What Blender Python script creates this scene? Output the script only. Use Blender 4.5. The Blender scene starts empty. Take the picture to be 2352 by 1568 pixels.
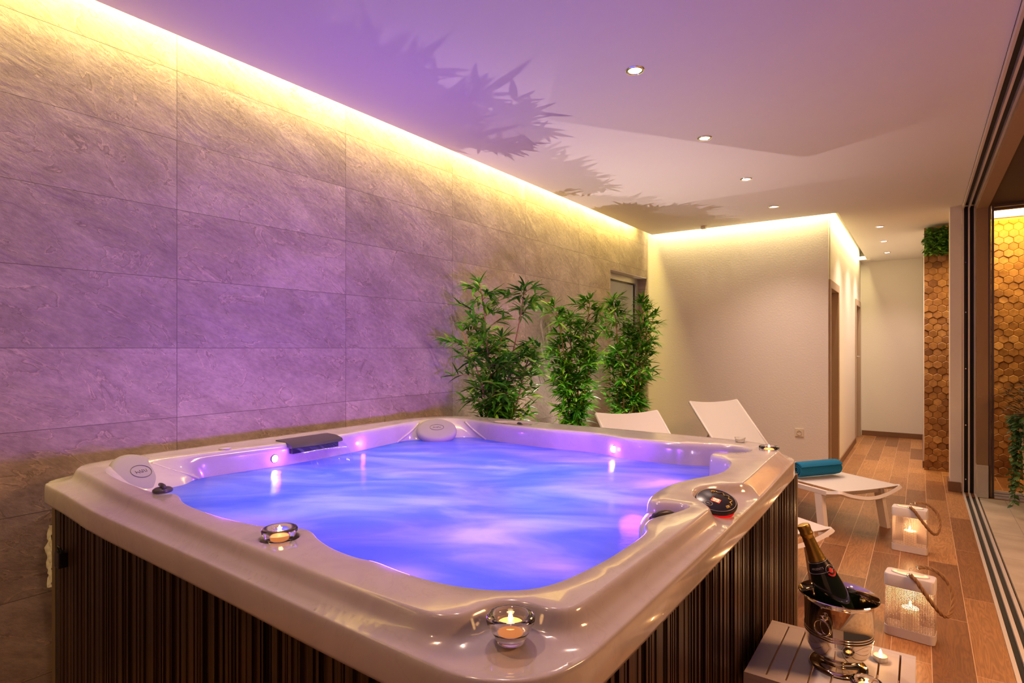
import bpy, bmesh, math, random
from mathutils import Vector, Matrix, noise
from mathutils.geometry import delaunay_2d_cdt
random.seed(7)
C = bpy.context.scene.collection
PI = math.pi
sc = bpy.context.scene
sc.view_settings.view_transform = 'Standard'
sc.view_settings.look = 'None'
sc.view_settings.gamma = 1
sc.view_settings.use_curve_mapping = False
sc.view_settings.exposure = 0.0
sc.cycles.use_denoising = True
sc.cycles.max_bounces = 9
sc.cycles.diffuse_bounces = 4
sc.cycles.glossy_bounces = 4
sc.cycles.transmission_bounces = 8
sc.cycles.transparent_max_bounces = 16
sc.cycles.caustics_reflective = False
sc.cycles.caustics_refractive = False
sc.cycles.sample_clamp_indirect = 4.0

# ------------------------------------------------------------------ materials
def srgb(r, g, b):
    f = lambda v: ((v / 255 + 0.055) / 1.055) ** 2.4 if v > 10 else v / 255 / 12.92
    return (f(r), f(g), f(b), 1)

def mat(name, col, rough=0.5, metal=0.0, **kw):
    m = bpy.data.materials.new(name); m.use_nodes = True
    b = m.node_tree.nodes['Principled BSDF']
    b.inputs['Base Color'].default_value = (*col[:3], 1)
    b.inputs['Roughness'].default_value = rough
    b.inputs['Metallic'].default_value = metal
    for k, v in kw.items():
        b.inputs[k.replace('_', ' ')].default_value = v
    return m

def nodes(m):
    nt = m.node_tree
    return nt, nt.nodes, nt.links, nt.nodes['Principled BSDF']

def add_bump(m, scale, strength, dist=0.002, detail=6, vec=None):
    nt, N, L, b = nodes(m)
    n = N.new('ShaderNodeTexNoise'); n.inputs['Scale'].default_value = scale; n.inputs['Detail'].default_value = detail
    if vec is None:
        tc = N.new('ShaderNodeTexCoord'); L.new(tc.outputs['Object'], n.inputs['Vector'])
    else:
        L.new(vec, n.inputs['Vector'])
    bp = N.new('ShaderNodeBump'); bp.inputs['Strength'].default_value = strength; bp.inputs['Distance'].default_value = dist
    L.new(n.outputs['Fac'], bp.inputs['Height']); L.new(bp.outputs['Normal'], b.inputs['Normal'])
    return n

def emis(name, col, s):
    m = bpy.data.materials.new(name); m.use_nodes = True
    nt = m.node_tree; nt.nodes.clear()
    e = nt.nodes.new('ShaderNodeEmission'); e.inputs['Color'].default_value = (*col[:3], 1); e.inputs['Strength'].default_value = s
    o = nt.nodes.new('ShaderNodeOutputMaterial'); nt.links.new(e.outputs[0], o.inputs[0])
    return m

def ramp(N, stops):
    r = N.new('ShaderNodeValToRGB')
    while len(r.color_ramp.elements) < len(stops): r.color_ramp.elements.new(0.5)
    for e, (p, c) in zip(r.color_ramp.elements, stops):
        e.position = p; e.color = (*c[:3], 1)
    return r

def mixrgb(N, L, a, b, fac, mode='MIX'):
    x = N.new('ShaderNodeMix'); x.data_type = 'RGBA'; x.blend_type = mode
    def put(sock, v):
        if hasattr(v, 'is_linked') or isinstance(v, bpy.types.NodeSocket): L.new(v, sock)
        else: sock.default_value = v
    put(x.inputs['Factor'], fac); put(x.inputs['A'], a); put(x.inputs['B'], b)
    return x.outputs['Result']

def stone_wall():
    m = mat('stone_tile', (.5, .42, .33), .55)
    nt, N, L, b = nodes(m)
    tc = N.new('ShaderNodeTexCoord')
    sep = N.new('ShaderNodeSeparateXYZ'); L.new(tc.outputs['Object'], sep.inputs[0])
    sx = N.new('ShaderNodeMath'); sx.operation = 'ADD'; sx.inputs[1].default_value = 9 - 1.20; L.new(sep.outputs['Y'], sx.inputs[0])
    sy = N.new('ShaderNodeMath'); sy.operation = 'ADD'; sy.inputs[1].default_value = 3 - 1.33; L.new(sep.outputs['Z'], sy.inputs[0])
    cb = N.new('ShaderNodeCombineXYZ'); L.new(sx.outputs[0], cb.inputs[0]); L.new(sy.outputs[0], cb.inputs[1])
    br = N.new('ShaderNodeTexBrick'); br.offset = 0; br.squash = 1
    br.inputs['Scale'].default_value = 1; br.inputs['Brick Width'].default_value = .9; br.inputs['Row Height'].default_value = .3
    br.inputs['Mortar Size'].default_value = .0011; br.inputs['Mortar Smooth'].default_value = .1
    br.inputs['Color1'].default_value = (0, 0, 0, 1); br.inputs['Color2'].default_value = (1, 1, 1, 1); br.inputs['Mortar'].default_value = (.5, .5, .5, 1)
    L.new(cb.outputs[0], br.inputs['Vector'])
    # per-tile shift of the stone figure
    sh = N.new('ShaderNodeVectorMath'); sh.operation = 'MULTIPLY_ADD'
    L.new(br.outputs['Color'], sh.inputs[0]); sh.inputs[1].default_value = (13.1, 7.7, 4.3); L.new(cb.outputs[0], sh.inputs[2])
    mr = N.new('ShaderNodeMapping'); mr.inputs['Rotation'].default_value = (0, 0, math.radians(25)); L.new(sh.outputs[0], mr.inputs['Vector'])
    mp = N.new('ShaderNodeMapping'); mp.inputs['Scale'].default_value = (.9, 1.7, 1); L.new(mr.outputs[0], mp.inputs['Vector'])
    n1 = N.new('ShaderNodeTexNoise'); n1.inputs['Scale'].default_value = 2.6; n1.inputs['Detail'].default_value = 9; n1.inputs['Roughness'].default_value = .66; n1.inputs['Distortion'].default_value = .45
    L.new(mp.outputs[0], n1.inputs['Vector'])
    n2 = N.new('ShaderNodeTexNoise'); n2.inputs['Scale'].default_value = 38; n2.inputs['Detail'].default_value = 8; n2.inputs['Roughness'].default_value = .7
    L.new(mp.outputs[0], n2.inputs['Vector'])
    r1 = ramp(N, [(.32, (.29, .230, .192)), (.5, (.39, .318, .268)), (.68, (.50, .42, .36))]); L.new(n1.outputs['Fac'], r1.inputs[0])
    r2 = ramp(N, [(.34, (.76, .76, .76)), (.66, (1.16, 1.16, 1.16))]); L.new(n2.outputs['Fac'], r2.inputs[0])
    c = mixrgb(N, L, r1.outputs[0], r2.outputs[0], .8, 'MULTIPLY')
    # thin slate veins
    n3 = N.new('ShaderNodeTexNoise'); n3.inputs['Scale'].default_value = 3.4; n3.inputs['Detail'].default_value = 7; n3.inputs['Distortion'].default_value = 1.6
    L.new(mp.outputs[0], n3.inputs['Vector'])
    r3 = ramp(N, [(.485, (1, 1, 1)), (.497, (1.5, 1.45, 1.35)), (.503, (.62, .6, .58)), (.52, (1, 1, 1))]); L.new(n3.outputs['Fac'], r3.inputs[0])
    c = mixrgb(N, L, c, r3.outputs[0], .85, 'MULTIPLY')
    tv = ramp(N, [(0, (.9, .89, .9)), (1, (1.1, 1.08, 1.05))]); L.new(br.outputs['Color'], tv.inputs[0])
    c = mixrgb(N, L, c, tv.outputs[0], 1.0, 'MULTIPLY')
    c = mixrgb(N, L, c, (.10, .08, .07, 1), br.outputs['Fac'])
    L.new(c, b.inputs['Base Color'])
    # relief
    hsum = N.new('ShaderNodeMath'); hsum.operation = 'MULTIPLY_ADD'; L.new(n2.outputs['Fac'], hsum.inputs[0]); hsum.inputs[1].default_value = .35
    L.new(n3.outputs['Fac'], hsum.inputs[2])
    bp = N.new('ShaderNodeBump'); bp.inputs['Strength'].default_value = .5; bp.inputs['Distance'].default_value = .008
    L.new(hsum.outputs[0], bp.inputs['Height']); L.new(bp.outputs['Normal'], b.inputs['Normal'])
    return m

def wood_floor():
    m = mat('wood_tile', (.35, .17, .07), .38)
    nt, N, L, b = nodes(m)
    tc = N.new('ShaderNodeTexCoord')
    sep = N.new('ShaderNodeSeparateXYZ'); L.new(tc.outputs['Object'], sep.inputs[0])
    sx = N.new('ShaderNodeMath'); sx.operation = 'ADD'; sx.inputs[1].default_value = 12.3; L.new(sep.outputs['Y'], sx.inputs[0])
    sy = N.new('ShaderNodeMath'); sy.operation = 'ADD'; sy.inputs[1].default_value = .147 * 60 - .038; L.new(sep.outputs['X'], sy.inputs[0])
    cb = N.new('ShaderNodeCombineXYZ'); L.new(sx.outputs[0], cb.inputs[0]); L.new(sy.outputs[0], cb.inputs[1])
    br = N.new('ShaderNodeTexBrick'); br.offset = .38; br.offset_frequency = 2
    br.inputs['Scale'].default_value = 1; br.inputs['Brick Width'].default_value = .9; br.inputs['Row Height'].default_value = .147
    br.inputs['Mortar Size'].default_value = .0016; br.inputs['Mortar Smooth'].default_value = .2
    br.inputs['Color1'].default_value = (0, 0, 0, 1); br.inputs['Color2'].default_value = (1, 1, 1, 1); br.inputs['Mortar'].default_value = (.5, .5, .5, 1)
    L.new(cb.outputs[0], br.inputs['Vector'])
    sh = N.new('ShaderNodeVectorMath'); sh.operation = 'MULTIPLY_ADD'
    L.new(br.outputs['Color'], sh.inputs[0]); sh.inputs[1].default_value = (17, 9, 3); L.new(cb.outputs[0], sh.inputs[2])
    mp = N.new('ShaderNodeMapping'); mp.inputs['Scale'].default_value = (1.2, 9, 1); L.new(sh.outputs[0], mp.inputs['Vector'])
    n1 = N.new('ShaderNodeTexNoise'); n1.inputs['Scale'].default_value = 1.6; n1.inputs['Detail'].default_value = 3; n1.inputs['Distortion'].default_value = .5; L.new(mp.outputs[0], n1.inputs['Vector'])
    # cathedral grain: rings from the noise itself
    mm = N.new('ShaderNodeMath'); mm.operation = 'MULTIPLY'; mm.inputs[1].default_value = 90; L.new(n1.outputs['Fac'], mm.inputs[0])
    sn = N.new('ShaderNodeMath'); sn.operation = 'SINE'; L.new(mm.outputs[0], sn.inputs[0])
    rg = ramp(N, [(0, (.74, .70, .64)), (1, (1.12, 1.12, 1.12))])
    ad = N.new('ShaderNodeMath'); ad.operation = 'MULTIPLY_ADD'; ad.inputs[1].default_value = .5; ad.inputs[2].default_value = .5; L.new(sn.outputs[0], ad.inputs[0]); L.new(ad.outputs[0], rg.inputs[0])
    mp2 = N.new('ShaderNodeMapping'); mp2.inputs['Scale'].default_value = (6, 160, 1); L.new(sh.outputs[0], mp2.inputs['Vector'])
    n2 = N.new('ShaderNodeTexNoise'); n2.inputs['Scale'].default_value = 1; n2.inputs['Detail'].default_value = 4; L.new(mp2.outputs[0], n2.inputs['Vector'])
    rf = ramp(N, [(.3, (.8, .78, .75)), (.7, (1.1, 1.1, 1.1))]); L.new(n2.outputs['Fac'], rf.inputs[0])
    base = ramp(N, [(0, (.21, .085, .028)), (.5, (.34, .155, .055)), (1, (.50, .25, .095))]); L.new(br.outputs['Color'], base.inputs[0])
    c = mixrgb(N, L, base.outputs[0], rg.outputs[0], .8, 'MULTIPLY')
    c = mixrgb(N, L, c, rf.outputs[0], .8, 'MULTIPLY')
    c = mixrgb(N, L, c, (.62, .40, .24, 1), br.outputs['Fac'])
    L.new(c, b.inputs['Base Color'])
    bp = N.new('ShaderNodeBump'); bp.inputs['Strength'].default_value = .25; bp.inputs['Distance'].default_value = .001
    L.new(n2.outputs['Fac'], bp.inputs['Height']); L.new(bp.outputs['Normal'], b.inputs['Normal'])
    return m

def terrace_floor():
    m = mat('terrace_tile', (.5, .42, .32), .6)
    nt, N, L, b = nodes(m)
    tc = N.new('ShaderNodeTexCoord')
    n = N.new('ShaderNodeTexNoise'); n.inputs['Scale'].default_value = 4; n.inputs['Detail'].default_value = 8; L.new(tc.outputs['Object'], n.inputs['Vector'])
    r = ramp(N, [(.3, (.42, .34, .25)), (.7, (.60, .52, .41))]); L.new(n.outputs['Fac'], r.inputs[0])
    br = N.new('ShaderNodeTexBrick'); br.offset = 0; br.inputs['Scale'].default_value = 1; br.inputs['Brick Width'].default_value = .6; br.inputs['Row Height'].default_value = .6; br.inputs['Mortar Size'].default_value = .002
    L.new(tc.outputs['Object'], br.inputs['Vector'])
    c = mixrgb(N, L, r.outputs[0], (.3, .25, .19, 1), br.outputs['Fac'])
    L.new(c, b.inputs['Base Color'])
    return m

def island_random(m, stops, scale=None):
    nt, N, L, b = nodes(m)
    g = N.new('ShaderNodeNewGeometry')
    r = ramp(N, stops); L.new(g.outputs['Random Per Island'], r.inputs[0])
    out = r.outputs[0]
    if scale:
        tc = N.new('ShaderNodeTexCoord')
        n = N.new('ShaderNodeTexNoise'); n.inputs['Scale'].default_value = scale; n.inputs['Detail'].default_value = 5; L.new(tc.outputs['Object'], n.inputs['Vector'])
        r2 = ramp(N, [(.3, (.75, .72, .7)), (.7, (1.15, 1.15, 1.15))]); L.new(n.outputs['Fac'], r2.inputs[0])
        out = mixrgb(N, L, out, r2.outputs[0], 1.0, 'MULTIPLY')
    L.new(out, b.inputs['Base Color'])
    return m

M = {}
M['stone'] = stone_wall()
M['floor'] = wood_floor()
M['terrace'] = terrace_floor()
M['plaster'] = mat('white_plaster', (.80, .76, .70), .8); add_bump(M['plaster'], 60, .35, .004)
M['ceiling'] = mat('ceiling_paint', (.80, .77, .74), .75)
M['acrylic'] = mat('acrylic_shell', (.60, .54, .49), .14, Coat_Weight=.45, Coat_Roughness=.02)
M['brown_wood'] = mat('skirting_wood', (.20, .10, .05), .5)
M['cabinet'] = mat('cabinet_panel', (.115, .062, .038), .34, Specular_IOR_Level=.35)
M['post'] = mat('cabinet_post', (.15, .105, .06), .45)
M['black'] = mat('black_plastic', (.012, .011, .013), .25)
M['blackgloss'] = mat('black_gloss', (.02, .018, .022), .12)
M['grey_plastic'] = mat('charcoal_plastic', (.06, .055, .06), .3)
M['pillow'] = mat('pillow_foam', (.34, .31, .34), .75); add_bump(M['pillow'], 400, .3, .001)
M['chrome'] = mat('chrome', (.82, .80, .78), .08, 1.0)
M['steel'] = mat('polished_steel', (.80, .74, .62), .05, 1.0)
M['alu'] = mat('aluminium', (.62, .60, .58), .32, .85)
M['alu_white'] = mat('pale_aluminium', (.72, .66, .60), .35, .3)
M['rubber'] = mat('track_rubber', (.015, .012, .010), .6)
M['frost'] = mat('frosted_glass', (.42, .46, .47), .35)
M['white_metal'] = mat('white_powder_coat', (.78, .74, .70), .4)
M["sling"] = mat('white_sling_fabric', (.62, .58, .55), .75)
M['white_paint'] = mat('white_stool_paint', (.66, .62, .60), .5)
M['lantern'] = mat('lantern_white', (.72, .70, .69), .5)
M['lantern_mesh'] = mat('lantern_mesh', (.50, .40, .35), .5)
M['rope'] = mat('hemp_rope', (.30, .17, .075), .9)
M['wax'] = mat('candle_wax', (.85, .72, .52), .5, Emission_Color=(1, .5, .2, 1), Emission_Strength=.35)
M['tealight_wax'] = mat('tealight_wax', (.85, .45, .22), .4, Emission_Color=(1, .30, .08, 1), Emission_Strength=.7)
M['flame'] = emis('flame', (1, .62, .25), 30)
M['glass'] = mat('clear_glass', (1, 1, 1), .02, Transmission_Weight=1.0, IOR=1.48)
M['darkglass'] = mat('bottle_glass', (.006, .012, .005), .04, Coat_Weight=.6)
M['foil'] = mat('gold_foil', (.62, .40, .09), .3, .95)
add_bump(M['foil'], 120, .5, .002)
M['label_black'] = mat('black_label', (.012, .010, .014), .3)
M['label_text'] = mat('silver_print', (.65, .60, .62), .4, .4)
M['red'] = mat('red_seal', (.65, .02, .02), .35)
M['towel'] = mat('teal_towel', (.0, .17, .36), .95)
add_bump(M['towel'], 700, .9, .003)
M['led'] = emis('led_lens', (.90, .70, 1.0), 40)
M['display'] = emis('red_display', (1, .07, .03), 3.0)
M['display_hi'] = emis('red_digits', (1, .42, .25), 5.0)
M['redglow'] = emis('red_glow_ring', (.9, .01, .01), .8)
M['spot_lens'] = emis('downlight_lens', (1, .86, .78), 22)
M['socket'] = mat('socket_cream', (.74, .68, .55), .4)
M['leaf'] = island_random(mat('bamboo_leaf', (.05, .2, .02), .42), [(0, (.02, .12, .008)), (.35, (.05, .26, .012)), (.7, (.12, .45, .02)), (1, (.34, .62, .05))])
M['leaf'].node_tree.nodes['Principled BSDF'].inputs['Subsurface Weight'].default_value = 0
M['cane'] = mat('bamboo_cane', (.42, .22, .08), .5)
M['moss'] = island_random(mat('hedge_leaf', (.05, .2, .02), .5), [(0, (.03, .11, .01)), (.5, (.07, .22, .02)), (1, (.22, .42, .05))])
M['ivy'] = island_random(mat('ivy_leaf', (.04, .12, .03), .5), [(0, (.02, .08, .02)), (1, (.09, .22, .05))])
M['dry'] = island_random(mat('shrub_leaf', (.08, .08, .03), .6), [(0, (.05, .045, .02)), (1, (.15, .12, .05))])
for k_ in ('leaf', 'moss', 'ivy'):
    nt, N, L, b = nodes(M[k_]); out = [n for n in N if n.type == 'OUTPUT_MATERIAL'][0]
    tl = N.new('ShaderNodeBsdfTranslucent'); mx = N.new('ShaderNodeMixShader'); mx.inputs[0].default_value = .3
    L.new(b.inputs['Base Color'].links[0].from_socket, tl.inputs['Color'])
    L.new(b.outputs[0], mx.inputs[1]); L.new(tl.outputs[0], mx.inputs[2]); L.new(mx.outputs[0], out.inputs['Surface'])
M['hex'] = island_random(mat('hexagon_wood', (.45, .2, .06), .45), [(0, (.24, .105, .030)), (.25, (.33, .155, .042)), (.7, (.40, .195, .055)), (1, (.50, .27, .09))], 30)
M['pot'] = mat('dark_pot', (.03, .028, .026), .5)
M['planter'] = mat('cream_planter', (.66, .54, .36), .5)
M['soil'] = mat('soil', (.04, .025, .015), .9)
M['door_wood'] = mat('door_frame_paint', (.45, .34, .25), .5)
M['door_panel'] = mat('door_panel', (.30, .20, .13), .5)
M['brown_render'] = mat('brown_render', (.34, .21, .11), .85); add_bump(M['brown_render'], 90, .4, .004)
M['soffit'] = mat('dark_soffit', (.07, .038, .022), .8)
M['cream_render'] = mat('cream_render', (.62, .55, .45), .85); add_bump(M['cream_render'], 90, .6, .005)
M['dark_frame'] = mat('dark_window_frame', (.11, .07, .06), .4)
M['plastic_sheet'] = mat('crumpled_plastic', (.75, .70, .66), .25)
M['pane'] = mat('window_pane', (1, 1, 1), .0, Transmission_Weight=1.0, IOR=1.01)

# ------------------------------------------------------------------ mesh helpers
def obj(name, bm, m, parent=None, smooth=False, label=None, cat=None, group=None, kind=None, angle=None):
    me = bpy.data.meshes.new(name)
    bmesh.ops.recalc_face_normals(bm, faces=bm.faces)
    bm.to_mesh(me); bm.free()
    if isinstance(m, (list, tuple)):
        for q in m: me.materials.append(q)
    else: me.materials.append(m)
    if smooth:
        for p in me.polygons: p.use_smooth = True
        if angle is not None:
            me.set_sharp_from_angle(angle=math.radians(angle))
    o = bpy.data.objects.new(name, me); C.objects.link(o)
    if parent is not None: o.parent = parent
    if label: o['label'] = label
    if cat: o['category'] = cat
    if group: o['group'] = group
    if kind: o['kind'] = kind
    return o

def thing(name, label, cat, loc=(0, 0, 0), rz=0, group=None):
    o = bpy.data.objects.new(name, None); C.objects.link(o)
    o.location = loc; o.rotation_euler = (0, 0, rz)
    o['label'] = label; o['category'] = cat
    if group: o['group'] = group
    return o

def dup(root, loc, rz=None, label=None):
    r = root.copy(); C.objects.link(r); r.location = loc
    if rz is not None: r.rotation_euler = (0, 0, rz)
    if label: r['label'] = label
    for ch in list(root.children):
        c = ch.copy(); C.objects.link(c); c.parent = r
        for g in list(ch.children):
            d = g.copy(); C.objects.link(d); d.parent = c
    return r

def box(bm, x0, x1, y0, y1, z0, z1, bev=0.0, mi=0, mtx=None):
    vs = [bm.verts.new(p) for p in ((x0, y0, z0), (x1, y0, z0), (x1, y1, z0), (x0, y1, z0), (x0, y0, z1), (x1, y0, z1), (x1, y1, z1), (x0, y1, z1))]
    fs = [bm.faces.new([vs[i] for i in f]) for f in ((0, 3, 2, 1), (4, 5, 6, 7), (0, 1, 5, 4), (1, 2, 6, 5), (2, 3, 7, 6), (3, 0, 4, 7))]
    for f in fs: f.material_index = mi
    if mtx is not None:
        for v in vs: v.co = mtx @ v.co
    if bev > 0:
        es = list({e for f in fs for e in f.edges})
        bmesh.ops.bevel(bm, geom=es, offset=bev, segments=2, profile=.7, affect='EDGES')

def boxobj(name, dims, m, parent=None, bev=0, **kw):
    bm = bmesh.new(); box(bm, *dims, bev=bev); return obj(name, bm, m, parent, **kw)

def lathe(bm, prof, seg=32, center=(0, 0, 0), mi=0, mtx=None, cap=True):
    rings = []
    for r, z in prof:
        if r < 1e-6:
            rings.append([bm.verts.new((center[0], center[1], center[2] + z))])
        else:
            rings.append([bm.verts.new((center[0] + r * math.cos(2 * PI * i / seg), center[1] + r * math.sin(2 * PI * i / seg), center[2] + z)) for i in range(seg)])
    for a, b in zip(rings, rings[1:]):
        for i in range(seg):
            j = (i + 1) % seg
            if len(a) == 1 and len(b) == 1: continue
            if len(a) == 1: f = bm.faces.new((a[0], b[i], b[j]))
            elif len(b) == 1: f = bm.faces.new((a[i], a[j], b[0]))
            else: f = bm.faces.new((a[i], a[j], b[j], b[i]))
            f.material_index = mi
    vs = [v for r in rings for v in r]
    if mtx is not None:
        for v in vs: v.co = mtx @ v.co
    return vs

def tube(bm, pts, rad, seg=10, closed=False, mi=0, caps=True):
    pts = [Vector(p) for p in pts]; n = len(pts); rings = []
    up = Vector((0, 0, 1)); prev = None
    for i, p in enumerate(pts):
        if closed: t = (pts[(i + 1) % n] - pts[i - 1])
        else: t = pts[min(i + 1, n - 1)] - pts[max(i - 1, 0)]
        t.normalize()
        if prev is None:
            a = t.cross(up)
            if a.length < .1: a = t.cross(Vector((1, 0, 0)))
            a.normalize()
        else:
            a = prev - t * prev.dot(t)
            a.normalize()
        prev = a; b = t.cross(a)
        r = rad[i] if isinstance(rad, (list, tuple)) else rad
        rings.append([bm.verts.new(p + a * r * math.cos(2 * PI * k / seg) + b * r * math.sin(2 * PI * k / seg)) for k in range(seg)])
    m = n if closed else n - 1
    for i in range(m):
        A, B = rings[i], rings[(i + 1) % n]
        for k in range(seg):
            f = bm.faces.new((A[k], A[(k + 1) % seg], B[(k + 1) % seg], B[k])); f.material_index = mi
    if caps and not closed:
        for r in (rings[0], rings[-1][::-1]):
            f = bm.faces.new(r); f.material_index = mi

def catmull(pts, closed=True, n=8):
    out = []; N = len(pts); D = len(pts[0])
    rng = range(N) if closed else range(N - 1)
    for i in rng:
        if closed: P = [pts[(i + k) % N] for k in (-1, 0, 1, 2)]
        else: P = [pts[max(0, min(N - 1, i + k))] for k in (-1, 0, 1, 2)]
        for s in range(n):
            t = s / n
            out.append(tuple(.5 * ((2 * P[1][d]) + (-P[0][d] + P[2][d]) * t + (2 * P[0][d] - 5 * P[1][d] + 4 * P[2][d] - P[3][d]) * t * t + (-P[0][d] + 3 * P[1][d] - 3 * P[2][d] + P[3][d]) * t ** 3) for d in range(D)))
    if not closed: out.append(tuple(pts[-1]))
    return out

def resample(poly, step, closed=True):
    P = list(poly) + ([poly[0]] if closed else [])
    L = [0]
    for a, b in zip(P, P[1:]): L.append(L[-1] + math.dist(a, b))
    n = max(3, round(L[-1] / step)); out = []; k = 0
    for i in range(n if closed else n + 1):
        s = L[-1] * i / n
        while k < len(L) - 2 and L[k + 1] < s: k += 1
        t = (s - L[k]) / max(1e-9, L[k + 1] - L[k])
        out.append(tuple(P[k][d] + (P[k + 1][d] - P[k][d]) * t for d in range(len(P[0]))))
    return out

def area(poly):
    return .5 * sum(a[0] * b[1] - b[0] * a[1] for a, b in zip(poly, poly[1:] + poly[:1]))

def normals2(poly):   # outward for CCW
    n = len(poly); out = []
    for i in range(n):
        a, b = poly[i - 1], poly[(i + 1) % n]
        t = (b[0] - a[0], b[1] - a[1]); l = math.hypot(*t) or 1
        out.append((t[1] / l, -t[0] / l))
    return out

def smooth2(poly, it=1):
    for _ in range(it):
        n = len(poly)
        poly = [((poly[i - 1][0] + 2 * poly[i][0] + poly[(i + 1) % n][0]) / 4, (poly[i - 1][1] + 2 * poly[i][1] + poly[(i + 1) % n][1]) / 4) for i in range(n)]
    return poly

def inside(p, poly):
    x, y = p[0], p[1]; c = False; n = len(poly); j = n - 1
    for i in range(n):
        xi, yi = poly[i][0], poly[i][1]; xj, yj = poly[j][0], poly[j][1]
        if (yi > y) != (yj > y) and x < (xj - xi) * (y - yi) / (yj - yi) + xi: c = not c
        j = i
    return c

def fill(bm, outer, holes, zf, grid=.05, mindist=.012, mi=0):
    """outer, holes: lists of bmesh verts; fills the area between them, extra inner points get height zf(x, y)"""
    loops = [outer] + holes
    pts = []; verts = []; edges = []
    for lp in loops:
        s = len(pts)
        for v in lp: pts.append(Vector((v.co.x, v.co.y))); verts.append(v)
        edges += [(s + i, s + (i + 1) % len(lp)) for i in range(len(lp))]
    po = [(v.co.x, v.co.y) for v in outer]; ph = [[(v.co.x, v.co.y) for v in h] for h in holes]
    def ok(p): return inside(p, po) and not any(inside(p, h) for h in ph)
    if grid:
        xs = [p[0] for p in po]; ys = [p[1] for p in po]
        nx = int((max(xs) - min(xs)) / grid) + 1; ny = int((max(ys) - min(ys)) / grid) + 1
        from mathutils.kdtree import KDTree
        kd = KDTree(len(pts))
        for i, p in enumerate(pts): kd.insert((p.x, p.y, 0), i)
        kd.balance()
        for i in range(nx):
            for j in range(ny):
                p = (min(xs) + (i + .5 + .3 * (j % 2)) * grid, min(ys) + (j + .5) * grid)
                if ok(p) and kd.find((p[0], p[1], 0))[2] > max(mindist, grid * .45):
                    pts.append(Vector(p)); verts.append(None)
    r = delaunay_2d_cdt(pts, edges, [], 0, 1e-7, True)
    vo, fo, orig = r[0], r[2], r[3]
    bv = []
    for co, og in zip(vo, orig):
        v = None
        for k in og:
            if verts[k] is not None: v = verts[k]; break
        if v is None: v = bm.verts.new((co.x, co.y, zf(co.x, co.y)))
        bv.append(v)
    for f in fo:
        cx = sum(vo[i].x for i in f) / len(f); cy = sum(vo[i].y for i in f) / len(f)
        if ok((cx, cy)):
            try:
                q = bm.faces.new([bv[i] for i in f]); q.material_index = mi
            except ValueError: pass

def bridge(bm, A, B, mi=0):
    n = len(A)
    for i in range(n):
        j = (i + 1) % n
        try:
            f = bm.faces.new((A[i], A[j], B[j], B[i])); f.material_index = mi
        except ValueError: pass

def sstep(a, b, x):
    t = max(0, min(1, (x - a) / (b - a))); return t * t * (3 - 2 * t)

# ================================================================== SETTING
CH = 2.64
YR = -1.6          # rear wall
XL = -2.63
YF = 6.485
def struct(name, dims, m, bev=0, **kw):
    return boxobj(name, dims, m, bev=bev, kind='structure', **kw)

struct('floor', (-3.2, .315, YR - .2, 10.5, -.1, 0), M['floor'])
struct('floor_terrace', (.425, 4.5, YR - .2, 6.60, -.1, -.002), M['terrace'])
struct('floor_niche', (.315, 2.2, 6.60, 8.0, -.1, 0), M['floor'])
# left tiled wall with the door opening y 5.48..6.45, z < 2.155
bm = bmesh.new()
box(bm, XL - .15, XL, YR, 5.48, 0, 2.84)
box(bm, XL - .15, XL, 5.48, 6.45, 2.156, 2.84)
box(bm, XL - .15, XL, 6.45, YF, 0, 2.84)
obj('wall_left', bm, M['stone'], kind='structure')
struct('trim_1', (XL - .115, XL - .002, 5.482, 6.448, 2.146, 2.155), M['plaster'])      # white head of the reveal
struct('trim_2', (XL + .001, XL + .014, 6.472, 6.484, 0, 2.62), M['alu_white'])         # metal corner strip
# door in the left wall
d1 = boxobj('door_1', (XL - .147, XL - .135, 5.55, 6.38, .05, 2.08), M['frost'], kind='structure')
bm = bmesh.new()
box(bm, XL - .149, XL - .10, 5.482, 5.55, 0, 2.145, .004); box(bm, XL - .149, XL - .10, 6.38, 6.448, 0, 2.145, .004)
box(bm, XL - .149, XL - .10, 5.551, 6.379, 2.08, 2.145, .004)
obj('door_frame', bm, M['alu'], d1)
bm = bmesh.new()
box(bm, XL - .134, XL - .122, 5.551, 5.562, .05, 2.08); box(bm, XL - .134, XL - .122, 6.368, 6.379, .05, 2.08); box(bm, XL - .134, XL - .122, 5.562, 6.368, 2.068, 2.08)
obj('glazing_seal', bm, M['black'], d1)
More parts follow.
